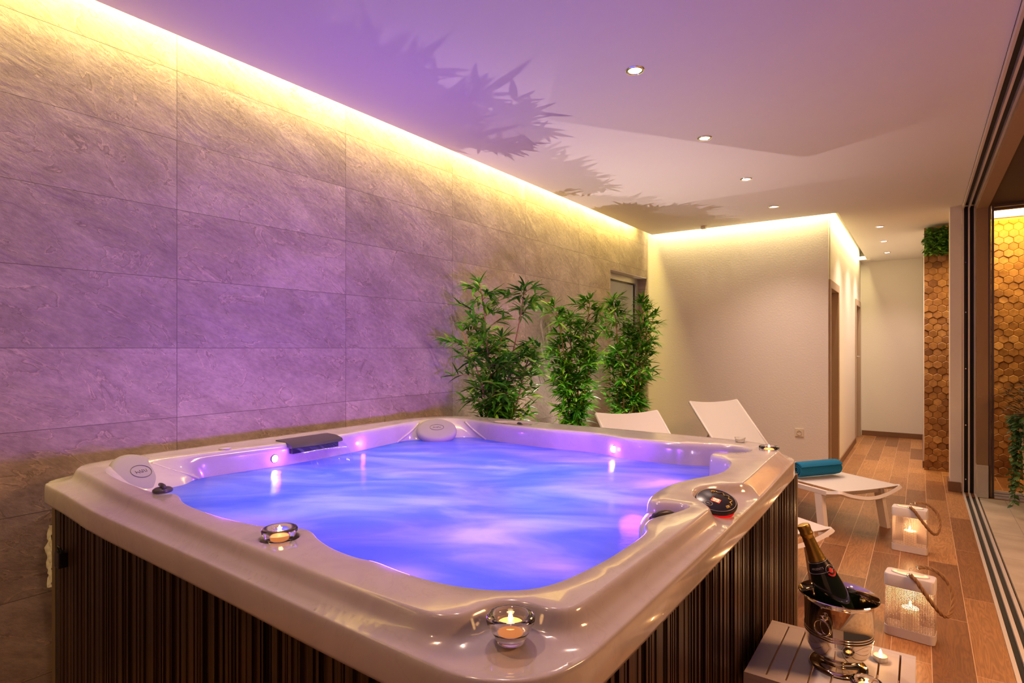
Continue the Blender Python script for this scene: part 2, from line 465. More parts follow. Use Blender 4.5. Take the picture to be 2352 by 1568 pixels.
# far wall, corridor walls
struct('wall_far', (-3.0, -.751, YF, YF + .15, 0, 2.84), M['plaster'])
bm = bmesh.new()
xo = -.751
for y0, y1, z0, z1 in ((YF + .15, 6.60, 0, 2.84), (6.60, 7.30, 1.965, 2.84), (7.30, 9.42, 0, 2.84), (9.42, 10.10, 1.965, 2.84), (10.10, 10.3, 0, 2.84)):
    box(bm, xo - .15, xo, y0 + (0.0001 if y0 == YF + .15 else 0), y1, z0, z1)
obj('wall_corridor_left', bm, M['plaster'], kind='structure')
struct('wall_back', (xo - .15, .9, 10.3, 10.45, 0, 2.84), M['plaster'])
struct('wall_corridor_right', (.03, .12, 7.86, 10.3, 0, 2.84), M['plaster'])
struct('wall_rear', (XL - .15, 1.2, YR - .15, YR, 0, 2.84), M['plaster'])
for n, (a, b_) in enumerate(((6.60, 7.30), (9.42, 10.10))):
    dd = boxobj('door_%d' % (n + 2), (xo - .12, xo - .07, a + .03, b_ - .03, .005, 1.935), M['door_panel'], kind='structure')
    bm = bmesh.new()
    box(bm, xo - .13, xo + .014, a - .055, a + .028, 0, 2.02, .003); box(bm, xo - .13, xo + .014, b_ - .028, b_ + .055, 0, 2.02, .003)
    box(bm, xo - .13, xo + .014, a + .028, b_ - .028, 1.937, 2.02, .003)
    obj('door_frame', bm, M['door_wood'], dd)
    bm = bmesh.new()
    tube(bm, [(xo - .07, a + .10, 1.21), (xo + .025, a + .10, 1.21), (xo + .03, a + .12, 1.21), (xo + .03, a + .22, 1.21)], .011, 8)
    if n == 1: obj('door_handle', bm, M['chrome'], dd, smooth=True)
    else: bm.free()
# baseboards
struct('baseboard_left', (xo, xo + .012, 7.357, 9.363, 0, .075), M['brown_wood'])
struct('baseboard_back', (xo + .015, .03, 10.286, 10.3, 0, .075), M['brown_wood'])
struct('baseboard_right', (.016, .03, 7.87, 10.28, 0, .075), M['brown_wood'])
struct('baseboard_far', (-2.62, -.752, 6.472, YF, 0, .075), M['brown_wood'])
bm = bmesh.new(); box(bm, .207, .30, 6.727, 6.741, 0, .09); box(bm, .207, .221, 6.741, 7.0, 0, .09)
obj('baseboard_pier', bm, M['brown_wood'], kind='structure')
# pier between room and terrace opening
struct('wall_pier', (.222, .308, 6.742, 7.0, 0, CH), M['plaster'])
# ceiling with light cove slot
bm = bmesh.new()
e = -2.54
box(bm, e, .31, YR, 6.385, CH, CH + .05)
box(bm, -.653, .31, 6.385, 10.0, CH, CH + .05)
box(bm, xo, .31, 10.0, 10.3, CH, CH + .05)
box(bm, .31, 2.2, 6.66, 8.0, CH + .0, CH + .05)
obj('ceiling', bm, M['ceiling'], kind='structure')
struct('ceiling_upper', (-3.0, 2.2, YR - .15, 10.5, 2.84, 2.9), M['ceiling'])
# LED strips lying on top of the ceiling edge, hidden in the slot
def area(name, loc, rot, sx, sy, col, w, spread=None):
    l = bpy.data.lights.new(name, 'AREA'); l.shape = 'RECTANGLE'; l.size = sx; l.size_y = sy; l.energy = w; l.color = col
    if spread: l.spread = math.radians(spread)
    o = bpy.data.objects.new(name, l); C.objects.link(o); o.location = loc; o.rotation_euler = rot
    return o
YEL = (1, .77, .21)
WL = (1, .80, .36)
area('cove_light', (-2.560, 2.27, 2.735), (0, math.radians(16), 0), .03, 7.65, YEL, 100)
area('cove_light_far', (-1.65, 6.40, 2.735), (math.radians(38), 0, 0), 1.85, .03, WL, 13)
area('cove_light_corridor', (-.67, 8.2, 2.735), (0, math.radians(38), 0), .03, 3.5, WL, 30)
# little lamp end at the end of the slot
struct('trim_4', (-.650, -.600, 9.93, 9.985, CH - .016, CH - .0005), M['white_metal'], bev=.004)
boxobj('ceiling_bracket', (-1.935, -1.885, 6.24, 6.29, CH - .028, CH - .0005), M['socket'], bev=.006, label='small beige bracket on the ceiling edge above the far wall', cat='bracket')

# sliding door head, jamb and floor track (three pale rails, two dark channels)
def rails(kind):
    out = []
    for a in (.312, .354, .396):
        out.append((a, a + .012))
    return out
sd = boxobj('door_4', (.318, .402, YR, 6.74, -.03, -.012), M['rubber'], kind='structure')
bm = bmesh.new()
for a, b_ in rails(0): box(bm, a, b_ + .004, YR, 6.742, -.03, .004)
obj('floor_rail', bm, M['alu_white'], sd)
bm = bmesh.new()
for a, b_ in rails(0): box(bm, a, b_, 6.73, 6.79, .004, CH - .005)
obj('jamb_rail', bm, M['alu_white'], sd)
bm = bmesh.new(); box(bm, .324, .396, 6.766, 6.79, .0, CH - .005)
obj('jamb_channel', bm, M['rubber'], sd)
bm = bmesh.new()
for a, b_ in rails(0): box(bm, a, b_, YR, 6.73, CH - .035, CH + .0)
obj('head_rail', bm, M['alu_white'], sd)
bm = bmesh.new(); box(bm, .312, .408, YR, 6.73, CH, CH + .02)
obj('head_channel', bm, M['rubber'], sd)
bm = bmesh.new()
for z in (.12, .62, 1.14, 1.66, 2.12):
    lathe(bm, [(0, 0), (.006, 0), (.006, .003), (0, .003)], 8, mtx=Matrix.Translation((.338, 6.7655, z)) @ Matrix.Rotation(PI / 2, 4, 'X'))
obj('screw_head', bm, M['chrome'], sd)
# terrace side: lintel, post, plinth, window into the niche
struct('trim_3', (.409, .49, YR, 6.742, 2.575, 2.84), M['brown_render'])
struct('wall_terrace_post', (.409, .489, 6.63, 6.79, .285, 2.575), M['brown_render'])
struct('wall_plinth', (.409, .489, 6.60, 6.79, 0, .285), M['cream_render'], bev=.004)
struct('wall_window_head', (.49, 4.5, 6.63, 6.70, 2.60, 2.84), M['brown_render'])
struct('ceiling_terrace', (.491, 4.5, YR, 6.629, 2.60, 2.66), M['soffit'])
w1 = boxobj('window_1', (.53, 2.2, 6.655, 6.661, .07, 2.555), M['pane'], kind='structure')
bm = bmesh.new()
box(bm, .491, .508, 6.632, 6.69, 0.0, 2.598, .003); box(bm, .514, .53, 6.64, 6.685, .0, 2.598, .003)
box(bm, .53, 2.2, 6.632, 6.69, 2.577, 2.598, .003); box(bm, .53, 2.2, 6.64, 6.685, 2.55, 2.572, .003)
obj('window_frame', bm, M['dark_frame'], w1)
bm = bmesh.new()
for z0, z1, dy in ((0, .022, 0), (.026, .044, .01), (.048, .064, .02)): box(bm, .53, 2.2, 6.625 + dy, 6.69, z0, z1, .003)
obj('window_sill', bm, M['alu_white'], w1)
# hexagon wall
def hexwall():
    bm = bmesh.new()
    w = .078; R = w / math.sqrt(3); row = 1.5 * R
    rnd = random.Random(3)
    y = 7.76; j = 0; z = .0
    x0, x1 = .03, 1.9
    while z < 2.64:
        i = 0; x = x0 + (w / 2 if j % 2 else 0)
        while x < x1:
            h = rnd.choice((.010, .014, .018)) + rnd.uniform(-.001, .002)
            tx, tz = rnd.uniform(-.05, .05), rnd.uniform(-.10, .08)
            ring0 = []; ring1 = []; ring2 = []
            for k in range(6):
                a = PI / 6 + k * PI / 3
                for ring, rr, hh in ((ring0, R * .985, 0), (ring1, R * .985, h - .004), (ring2, R * .86, h)):
                    px = x + rr * math.cos(a); pz = z + rr * math.sin(a)
                    px = min(max(px, x0 + .0005 * 0), x1); pz = min(max(pz, 0), 2.639)
                    dy = hh + (tx * (px - x) + tz * (pz - z)) * (1 if hh else 0)
                    ring.append(bm.verts.new((px, y - dy, pz)))
            for A, B in ((ring0, ring1), (ring1, ring2)):
                for k in range(6): bm.faces.new((A[k], A[(k + 1) % 6], B[(k + 1) % 6], B[k]))
            bm.faces.new(ring2)
            x += w
        z += row; j += 1
    return bm
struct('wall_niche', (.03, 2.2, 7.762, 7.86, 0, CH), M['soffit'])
obj('wall_hexagon', hexwall(), M['hex'], kind='structure')
struct('wall_niche_end', (1.92, 2.2, 6.70, 7.76, 0, CH), M['plaster'])
area('niche_cove_light', (1.15, 7.60, 2.60), (math.radians(52), 0, 0), 1.3, .04, (1, .74, .10), 20)
area('niche_light', (.9, 7.2, 2.62), (0, 0, 0), .9, .5, (1, .62, .30), 20)
# white fixture: socket
so = thing('wall_socket', 'cream wall socket low on the far white wall', 'socket', (-1.009, YF, .47))
boxobj('cover_plate', (-.041, .041, -.010, -.0005, -.041, .041), M['socket'], so, bev=.004)
bm = bmesh.new(); lathe(bm, [(.024, 0), (.024, .004), (.021, .004), (.020, -.003), (0, -.003)], 24, mtx=Matrix.Translation((0, -.0105, 0)) @ Matrix.Rotation(PI / 2, 4, 'X'))
obj('socket_well', bm, M['socket'], so, smooth=True, angle=40)
bm = bmesh.new()
for dx in (-.0095, .0095): lathe(bm, [(0, 0), (.003, 0), (.003, .002), (0, .002)], 8, mtx=Matrix.Translation((dx, -.0085, 0)) @ Matrix.Rotation(PI / 2, 4, 'X'))
obj('pin_hole', bm, M['black'], so)

# ------------------------------------------------------------------ downlights
def make_downlight(label):
    t = thing('downlight', label, 'ceiling light', (0, 0, CH), group=None)
    bm = bmesh.new(); lathe(bm, [(.030, -.001), (.033, -.006), (.041, -.006), (.045, -.001)], 32)
    obj('trim_ring', bm, M['chrome'], t, smooth=True)
    bm = bmesh.new(); lathe(bm, [(0, -.0045), (.022, -.0045), (.030, -.003), (.030, -.0008), (0, -.0008)], 24)
    obj('lens', bm, M['spot_lens'], t)
    return t
DL = [((-1.10, 2.555), 'round ceiling downlight nearest the camera, above the tub'),
      ((-1.10, 3.63), 'second round downlight from the camera in the long ceiling row'),
      ((-1.105, 4.70), 'third round downlight of the long row above the loungers'),
      ((-1.11, 5.76), 'last downlight of the long row, before the far white wall'),
      ((-.36, 7.37), 'nearest of the three small downlights at the corridor'),
      ((-.37, 8.41), 'middle one of the three small corridor downlights'),
      ((-.376, 9.42), 'farthest of the three small corridor downlights')]
dl0 = None
SPOTC = (1, .70, .55)
def spot(name, loc, w, col=SPOTC, size=130, blend=.8, r=.03, rot=(0, 0, 0)):
    l = bpy.data.lights.new(name, 'SPOT'); l.energy = w; l.color = col; l.spot_size = math.radians(size); l.spot_blend = blend; l.shadow_soft_size = r
    o = bpy.data.objects.new(name, l); C.objects.link(o); o.location = loc; o.rotation_euler = rot
    return o
for (x, y), lab in DL:
    if dl0 is None: dl0 = make_downlight(lab); dl0.location = (x, y, CH)
    else: dup(dl0, (x, y, CH), 0, lab)
    spot('downlight_lamp', (x, y, CH - .012), (96 if y > 3 else 62) if y < 6.3 else 84, size=112, blend=1.0)
for y, pw, sz in ((1.48, 34, 120), (.41, 30, 165), (-.66, 10, 130)):
    spot('downlight_lamp', (-1.10, y, CH - .012), pw, (1, .58, .36) if y < 1 else SPOTC, sz)
def point(name, loc, w, col, r=.01):
    l = bpy.data.lights.new(name, 'POINT'); l.energy = w; l.color = col; l.shadow_soft_size = r
    o = bpy.data.objects.new(name, l); C.objects.link(o); o.location = loc
    return o

# ================================================================== HOT TUB
TC = Vector((-1.45, 1.70))
tub = thing('hot_tub', 'large square pearl-white hot tub with brown slatted cabinet along the tiled wall', 'hot tub', (0, 0, 0))
def rise(x, y):
    return .016 * max(sstep(-1.9, -2.3, x), sstep(1.9, 2.5, y))
Z0 = .900
C1 = [(-2.38, .765), (-2.30, .752), (-1.9, .733), (-1.38, .706), (-.985, .692), (-.78, .689), (-.68, .690), (-.638, .697), (-.612, .715), (-.604, .742), (-.599, .768), (-.585, .795),
      (-.562, .812), (-.535, .818), (-.508, .819), (-.487, .826), (-.474, .845), (-.470, .88), (-.468, .98), (-.468, 1.2), (-.467, 1.40), (-.467, 1.53), (-.470, 1.572),
      (-.490, 1.607), (-.530, 1.655), (-.557, 1.70), (-.569, 1.755), (-.562, 1.810), (-.536, 1.860), (-.500, 1.898), (-.474, 1.925), (-.467, 1.96), (-.467, 2.2), (-.468, 2.47),
      (-.476, 2.54), (-.515, 2.62), (-.60, 2.685), (-.72, 2.71), (-1.13, 2.72), (-1.6, 2.722), (-2.1, 2.725), (-2.25, 2.70), (-2.38, 2.60), (-2.44, 2.46), (-2.458, 2.3), (-2.47, 1.7), (-2.47, 1.05), (-2.455, .90), (-2.43, .81)]
C2 = [(-2.43, .690), (-2.30, .672), (-1.28, .652), (-.91, .641), (-.62, .637), (-.545, .641), (-.490, .662), (-.447, .703), (-.424, .76), (-.416, .85), (-.415, 1.2), (-.415, 1.8), (-.416, 2.4),
      (-.421, 2.58), (-.445, 2.66), (-.53, 2.735), (-.62, 2.768), (-.9, 2.778), (-2.2, 2.782), (-2.34, 2.75), (-2.46, 2.64), (-2.51, 2.5), (-2.522, 2.3), (-2.525, 1.0), (-2.52, .86), (-2.49, .75), (-2.465, .71)]
C0 = [(-2.27, .80), (-2.18, .782), (-2.08, .778), (-1.99, .782), (-1.93, .781), (-1.87, .785), (-1.83, .795), (-1.80, .810), (-1.765, .806), (-1.715, .788), (-1.63, .772), (-1.5, .766), (-1.386, .772), (-1.30, .786), (-1.25, .806),
      (-1.20, .832), (-1.158, .826), (-1.117, .808), (-1.033, .786), (-.948, .780), (-.896, .787), (-.81, .780), (-.744, .782), (-.679, .793), (-.612, .820), (-.566, .860), (-.542, .912),
      (-.530, .975), (-.520, 1.06), (-.517, 1.16), (-.518, 1.25), (-.527, 1.305), (-.546, 1.345), (-.552, 1.385), (-.541, 1.43), (-.523, 1.475), (-.511, 1.53), (-.509, 1.558), (-.522, 1.575), (-.555, 1.573), (-.590, 1.557), (-.616, 1.553), (-.632, 1.59), (-.641, 1.65), (-.643, 1.714), (-.640, 1.771), (-.625, 1.847), (-.602, 1.915),
      (-.572, 1.985), (-.556, 2.05), (-.555, 2.118), (-.562, 2.18), (-.580, 2.235), (-.610, 2.272), (-.648, 2.292), (-.672, 2.318), (-.664, 2.348), (-.625, 2.368), (-.585, 2.395), (-.560, 2.435),
      (-.558, 2.485), (-.590, 2.525), (-.66, 2.545), (-.76, 2.53), (-.86, 2.490), (-1.0, 2.470), (-1.10, 2.472), (-1.19, 2.502), (-1.30, 2.532), (-1.45, 2.522), (-1.6, 2.512), (-1.9, 2.535),
      (-2.08, 2.575), (-2.20, 2.585), (-2.29, 2.545), (-2.335, 2.45), (-2.335, 2.3), (-2.315, 2.15), (-2.295, 2.0), (-2.275, 1.86), (-2.265, 1.7), (-2.265, 1.5), (-2.285, 1.35), (-2.305, 1.2), (-2.325, 1.06), (-2.345, .95), (-2.335, .86)]
c1 = resample(catmull(C1, True, 6), .012)
c2 = resample(catmull(C2, True, 6), .010)
c0 = resample(catmull(C0, True, 6), .012)
c0 = smooth2(c0, 1)
def circ(cx, cy, r, n=40): return [(cx + r * math.cos(2 * PI * i / n), cy + r * math.sin(2 * PI * i / n)) for i in range(n)]
# pockets sunk in the plateau: contour (CCW), floor depth
POCK = [(circ(-1.190, .765, .046), .022),
        (circ(-.512, 2.56, .042), .034),
        (resample(catmull([(-1.96, 2.592), (-1.90, 2.575), (-1.74, 2.572), (-1.725, 2.585), (-1.73, 2.655), (-1.745, 2.668), (-1.86, 2.668), (-1.95, 2.625)], True, 6), .008), .020)]
POCK = [(resample(p, .008), d) for p, d in POCK]
def ztop(x, y): return Z0 + rise(x, y)
bm = bmesh.new()
def ring(poly, zf): return [bm.verts.new((p[0], p[1], zf(p[0], p[1]) if callable(zf) else zf)) for p in poly]
def off(poly, d, nm=None):
    nm = nm or normals2(poly)
    return [(p[0] + n[0] * d, p[1] + n[1] * d) for p, n in zip(poly, nm)]
# plateau
n1_ = normals2(c1); n0_ = normals2(c0)
P1 = ring(c1, ztop); P0 = ring(c0, ztop)
pk = []
for poly, dep in POCK:
    pk.append(ring(poly, ztop))
fill(bm, P1, [P0] + pk, ztop, .045, .010)
for (poly, dep), R0 in zip(POCK, pk):
    nn = normals2(poly); prev = R0; last = poly
    for d, dz in ((-.002, .0008), (-.0045, .004), (-.006, .009), (-.0075, dep - .004), (-.010, dep - .001), (-.013, dep)):
        q = off(poly, d, nn); rr = ring(q, lambda x, y, dz=dz: ztop(x, y) - dz); bridge(bm, prev, rr); prev = rr; last = q
    fill(bm, prev, [], lambda x, y, dep=dep: ztop(x, y) - dep, .03, .008)
# outer shoulder
prev = P1
def planar(x, y): return sstep(1.925, 1.965, y) * sstep(-.60, -.54, x)
for d, dz in ((.002, .0004), (.005, .002), (.008, .0055), (.011, .011), (.014, .018), (.0175, .0245), (.0215, .030), (.027, .034)):
    q = off(c1, d, n1_)
    rr = ring(q, lambda x, y, dz=dz, d=d: ztop(x, y) - dz + (dz - max(0, d - .0012) * .95) * planar(x, y)); bridge(bm, prev, rr); prev = rr
ridge_z = lambda x, y: .8545 + rise(x, y)
n2_ = normals2(c2)
R2 = ring(off(c2, -.004, n2_), ridge_z)
qq = {}
from mathutils.kdtree import KDTree
f1 = resample(off(c1, .027, n1_), .0012); f2 = resample(off(c2, -.004, n2_), .0012)
kd1 = KDTree(len(f1)); kd2 = KDTree(len(f2))
for i, p in enumerate(f1): kd1.insert((p[0], p[1], 0), i)
for i, p in enumerate(f2): kd2.insert((p[0], p[1], 0), i)
kd1.balance(); kd2.balance()
def shz(x, y):
    a = kd1.find((x, y, 0))[2]; b_ = kd2.find((x, y, 0))[2]
    t = a / (a + b_ + 1e-9)
    return Z0 - .034 + rise(x, y) + (-.0105) * t - .003 * math.sin(PI * t) + planar(x, y) * ((1 - t) * .0095 + .003 * math.sin(PI * t))
fill(bm, R2, [prev], shz, .0075, .004)
prev = R2
for d, dz in ((-.0015, .0008), (.0, .003), (.0012, .007), (.002, .014), (.003, .056), (.0015, .0635), (-.003, .0655), (-.03, .0655)):
    q = off(c2, d, n2_)
    rr = ring(q, lambda x, y, dz=dz: ridge_z(x, y) - dz); bridge(bm, prev, rr); prev = rr
# inner wall; two corners lean in as headrests
WZ = .822
HR = [((-2.30, 2.50), (.72, -.69), .30, .125), ((-2.335, .90), (.86, .50), .27, .12)]
def lean(x, y):
    vx = vy = 0
    for (cx, cy), (dx, dy), s, a in HR:
        w_ = math.exp(-(((x - cx) ** 2 + (y - cy) ** 2) / (s * .62) ** 2) ** 1.5) * a
        vx += dx * w_; vy += dy * w_
    return vx, vy
def wall_ring(t, d, z):
    out = []
    for p, n in zip(c0, n0_):
        lx, ly = lean(*p)
        x = p[0] - n[0] * d + lx * t; y = p[1] - n[1] * d + ly * t
        out.append(bm.verts.new((x, y, z + rise(*p) * (1 - t))))
    return out
prev = P0; wl = None
for t, d, z in ((.0, .002, Z0 - .0006), (.02, .005, Z0 - .003), (.06, .0085, Z0 - .0075), (.14, .011, Z0 - .014), (.3, .0125, Z0 - .026), (.55, .0135, Z0 - .045), (.8, .0145, .838), (1, .0155, WZ), (1.12, .0165, .80), (1.15, .018, .74)):
    rr = wall_ring(t, d, z); bridge(bm, prev, rr); prev = rr
    if z == WZ: wl = [(v.co.x, v.co.y) for v in rr]
low = smooth2([(v.co.x, v.co.y) for v in prev], 12)
for k, z in ((.06, .60), (.12, .50)):
    n_ = normals2(low)
    rr = [bm.verts.new((p[0] + (TC.x - p[0]) * k, p[1] + (TC.y - p[1]) * k, z)) for p in low]
    bridge(bm, prev, rr); prev = rr
bm.faces.new(prev)
shell = obj('acrylic_shell', bm, M['acrylic'], tub, smooth=True, label='glossy pearl-white moulded rim and basin')

# marbling of the acrylic is very faint
nt, N, L, b = nodes(M['acrylic'])
tc = N.new('ShaderNodeTexCoord'); ns = N.new('ShaderNodeTexNoise'); ns.inputs['Scale'].default_value = 5; ns.inputs['Detail'].default_value = 6; ns.inputs['Distortion'].default_value = 2.5
L.new(tc.outputs['Object'], ns.inputs['Vector'])
rr_ = ramp(N, [(.35, (.51, .465, .455)), (.5, (.55, .505, .49)), (.515, (.52, .47, .455)), (.53, (.55, .505, .49)), (.7, (.57, .525, .51))]); L.new(ns.outputs['Fac'], rr_.inputs[0]); L.new(rr_.outputs[0], b.inputs['Base Color'])

# ---- cabinet
X0, X1, Y0c, Y1 = -2.44, -.442, .715, 2.74
cz = .789
def fluted(n, length, seed, cap):
    """profile of boards with fine flutes, along u 0..length, depth v"""
    rnd = random.Random(seed); prof = []; u = 0
    while u < length:
        wv = min(rnd.choice((.048, .062, .075, .09)), length - u)
        prof.append((u + .0006, 0)); prof.append((u + .0012, .007))
        q = u + .002
        while q < u + wv - .006:
            s = rnd.uniform(.004, .013); dpt = rnd.choice((0, .002, .004, .0065))
            prof += [(q, .007 - dpt), (min(q + s, u + wv - .004), .007 - dpt)]; q += s + .0006
        prof.append((u + wv - .003, .007)); prof.append((u + wv - .0022, 0)); u += wv
    return [p for p in prof if p[0] <= length]
def panel(name, axis, a0, a1, base, sign, seed):
    bm = bmesh.new(); pr = fluted(0, abs(a1 - a0), seed, 0); prev = None
    for u, v in pr:
        c = (a0 + u, base + sign * v) if axis == 'x' else (base + sign * v, a0 + u)
        cur = (bm.verts.new((c[0], c[1], .03)), bm.verts.new((c[0], c[1], cz)))
        if prev: bm.faces.new((prev[0], cur[0], cur[1], prev[1]))
        prev = cur
    return obj(name, bm, M['cabinet'], tub)
nt, N, L, b = nodes(M['cabinet'])
tc = N.new('ShaderNodeTexCoord'); mp = N.new('ShaderNodeMapping'); mp.inputs['Scale'].default_value = (90, 90, .6); L.new(tc.outputs['Object'], mp.inputs[0])
ns = N.new('ShaderNodeTexNoise'); ns.inputs['Scale'].default_value = 1.3; ns.inputs['Detail'].default_value = 3; L.new(mp.outputs[0], ns.inputs['Vector'])
rr_ = ramp(N, [(.35, (.013, .006, .004)), (.48, (.032, .015, .009)), (.60, (.065, .033, .018)), (.70, (.018, .009, .006))]); L.new(ns.outputs['Fac'], rr_.inputs[0]); L.new(rr_.outputs[0], b.inputs['Base Color'])
panel('front_panel', 'x', X0 + .05, X1 - .05, Y0c, -1, 5)
panel('side_panel', 'y', Y0c + .05, Y1 - .05, X1, 1, 9)
bm = bmesh.new()
box(bm, X0 + .02, X1 - .012, Y0c + .012, Y1 - .02, .0, .45)
cab = obj('cabinet_core', bm, M['black'], tub)
cab['label'] = 'black inner body behind the cabinet panels'
for (px, py) in ((X0, Y0c), (X1, Y0c), (X1, Y1), (X0, Y1)):
    sx = 1 if px == X0 else -1; sy = 1 if py == Y0c else -1
    bm = bmesh.new()
    g = .024
    for u0, u1, inn in ((0, g, -.009), (g, g + .014, .004)):
        xa, xb = sorted((px + sx * u0, px + sx * u1)); 
        ya, yb = sorted((py + sy * inn, py + sy * .02))
        if inn < 0:
            box(bm, min(px - sx * .009, px + sx * g), max(px - sx * .009, px + sx * g), min(py - sy * .009, py + sy * g), max(py - sy * .009, py + sy * g), 0.002, cz, .004)
    po = obj('corner_post', bm, M['post'], tub)
    bm = bmesh.new()
    box(bm, min(px + sx * g, px + sx * .05), max(px + sx * g, px + sx * .05), min(py - sy * .007, py + sy * .02), max(py - sy * .007, py + sy * .02), .002, cz)
    box(bm, min(px - sx * .007, px + sx * .02), max(px - sx * .007, px + sx * .02), min(py + sy * g, py + sy * .05), max(py + sy * g, py + sy * .05), .002, cz)
    obj('black_strip', bm, M['black'], po)
# lock clip on the front
bm = bmesh.new()
box(bm, -2.345, -2.305, .683, .708, .605, .655, .003); box(bm, -2.350, -2.345, .690, .708, .61, .65)
tube(bm, [(-2.335, .695, .655), (-2.335, .69, .668), (-2.328, .688, .676), (-2.318, .69, .672), (-2.314, .695, .655)], .003, 6)
obj('cover_lock', bm, M['black'], tub, label='black cover lock clip')

# ---- pillows
def pillow(cx, cy, cz_, ang, tilt, rad, name='pillow'):
    mt = Matrix.Translation((cx, cy, cz_)) @ Matrix.Rotation(ang, 4, 'Z') @ Matrix.Rotation(tilt, 4, 'Y')
    bm = bmesh.new()
    lathe(bm, [(0, -.03), (rad * .90, -.03), (rad * .985, -.018), (rad, -.004), (rad * .97, .006), (rad * .90, .012), (rad * .80, .015), (rad * .4, .018), (0, .019)], 56, mtx=mt)
    o = obj(name, bm, M['pillow'], tub, smooth=True, label='oval grey foam headrest pad')
    bm = bmesh.new()
    tube(bm, [mt @ Vector((.028 * math.cos(a), .038 * math.sin(a), .0192)) for a in [2 * PI * i / 36 for i in range(36)]], .0009, 6, closed=True)
    z = [(-.006, -.020), (.006, -.020), (.0, -.020), (.0, -.012), (.007, -.008), (-.006, -.004), (.007, .000), (.002, -.002), (.006, .006), (-.006, .004), (-.004, .012), (.006, .014), (.006, .020), (-.006, .022)]
    tube(bm, [mt @ Vector((a, b_, .0192)) for a, b_ in z], .0009, 5)
    obj('embossed_mark', bm, M['grey_plastic'], o)
pillow(-2.205, 2.385, .872, math.atan2(-.69, .72), math.radians(24), .112)
pillow(-2.300, .918, .873, math.atan2(.30, .95), math.radians(42), .098)
# moulded ridges either side of the headrests
def smooth_path(P_):
    for _ in range(3): P_ = [P_[0]] + [(P_[k - 1] + P_[k] * 2 + P_[k + 1]) / 4 for k in range(1, len(P_) - 1)] + [P_[-1]]
    return P_
def arcridge(pts, r=.007):
    tube(bm, catmull(pts, False, 8), r, 10)
def surf(idx, t):
    p = c0[idx % len(c0)]; n = n0_[idx % len(c0)]; lx, ly = lean(*p)
    return Vector((p[0] - n[0] * .013 + lx * t, p[1] - n[1] * .013 + ly * t, Z0 + rise(*p) - .012 - (Z0 - .012 - WZ) * t - rise(*p) * t))
def nearest(x, y): return min(range(len(c0)), key=lambda k: (c0[k][0] - x) ** 2 + (c0[k][1] - y) ** 2)
for (hx, hy, s0, s1) in ((-2.31, 2.53, 14, 30), (-2.31, 2.53, -14, -30), (-2.345, .95, -2, -15)):
    k0 = nearest(hx, hy); pts = []
    for q_ in range(13):
        t_ = q_ / 12; pts.append(surf(round(k0 + s0 + (s1 - s0) * t_ ** 1.3), t_) + Vector((0, 0, -.002)))
    pts = resample(catmull([tuple(p) for p in smooth_path(pts)], False, 4), .01, False)
    bm = bmesh.new(); tube(bm, pts, .0065, 10); obj('headrest_ridge', bm, M['acrylic'], tub, smooth=True)

# ---- LED lamps in the wall
def led(x, y, z, ang, name='underwater_led'):
    mt = Matrix.Translation((x, y, z)) @ Matrix.Rotation(ang, 4, 'Z') @ Matrix.Rotation(PI / 2, 4, 'Y')
    bm = bmesh.new(); lathe(bm, [(0, 0), (.0145, 0), (.016, -.004), (0, -.004)], 20, mtx=mt @ Matrix.Translation((0, 0, .005)))
    o = obj('led_lens', bm, M['led'], tub, smooth=False)
    bm = bmesh.new(); lathe(bm, [(.0152, .0), (.016, .004), (.0175, .004), (.0185, -.001)], 20, mtx=mt @ Matrix.Translation((0, 0, .0015)))
    obj('led_bezel', bm, M['grey_plastic'], o, smooth=True)
    # the lamp itself
    d = Vector((math.cos(ang), math.sin(ang), 0))
    return Vector((x, y, z)) + d * .03
PUR = (.30, .05, 1.0)
for x, y, z, a in ((-2.262, 1.43, .856, 0), (-2.275, 1.90, .858, 0), (-1.175, 2.484, .856, -PI / 2)):
    p = led(x, y, z, a); point('tub_led', p, .5, PUR, .01)
for x, y, a, w in ((-.95, .803, PI / 2, 6), (-1.62, .79, PI / 2, 1.2), (-.655, 1.70, PI, 3)):
    p = led(x, y, .858, a); point('tub_led', p + Vector((math.cos(a), math.sin(a), 0)) * .05 + Vector((0, 0, .012)), w, PUR, .05)

for x, y, w_, tz in ((-.533, 1.12, 32, 1.9), (-.572, 2.10, 98, 1.75)):
    p = led(x, y, .858, PI)
    d_ = Vector((-2.63, 2.15 if y > 2 else 1.75, tz * .78)) - Vector((x - .05, y, .87))
    o_s = spot('tub_led_beam', (x - .05, y, .868), w_, PUR, 105, 1.0, .045); o_s.rotation_euler = d_.to_track_quat('-Z', 'Y').to_euler()
# ---- waterfall spout
bm = bmesh.new()
nseg = 14; top = []; bot = []
for i in range(nseg + 1):
    t = i / nseg; y = 1.485 + .27 * t; bow = .018 * math.sin(PI * t)
    top.append([bm.verts.new(p) for p in ((-2.34, y, .921), (-2.27, y, .919), (-2.225 + bow, y, .908), (-2.218 + bow, y, .896), (-2.226 + bow, y, .892), (-2.27, y, .90), (-2.34, y, .90))])
for a, b_ in zip(top, top[1:]):
    for k in range(7): bm.faces.new((a[k], a[(k + 1) % 7], b_[(k + 1) % 7], b_[k]))
bm.faces.new(top[0]); bm.faces.new(top[-1][::-1])
sp = obj('waterfall_spout', bm, M['grey_plastic'], tub, smooth=True, angle=35, label='dark grey waterfall spout')
bm = bmesh.new()
box(bm, -2.262, -2.232, 1.495, 1.74, .868, .891, .003)
obj('spout_throat', bm, M['black'], sp)
bm = bmesh.new()
lp = resample(catmull([(-.548, 1.345), (-.500, 1.38), (-.490, 1.50), (-.495, 1.60), (-.60, 1.59), (-.622, 1.545), (-.610, 1.47), (-.585, 1.40)], True, 5), .01)
lv = []
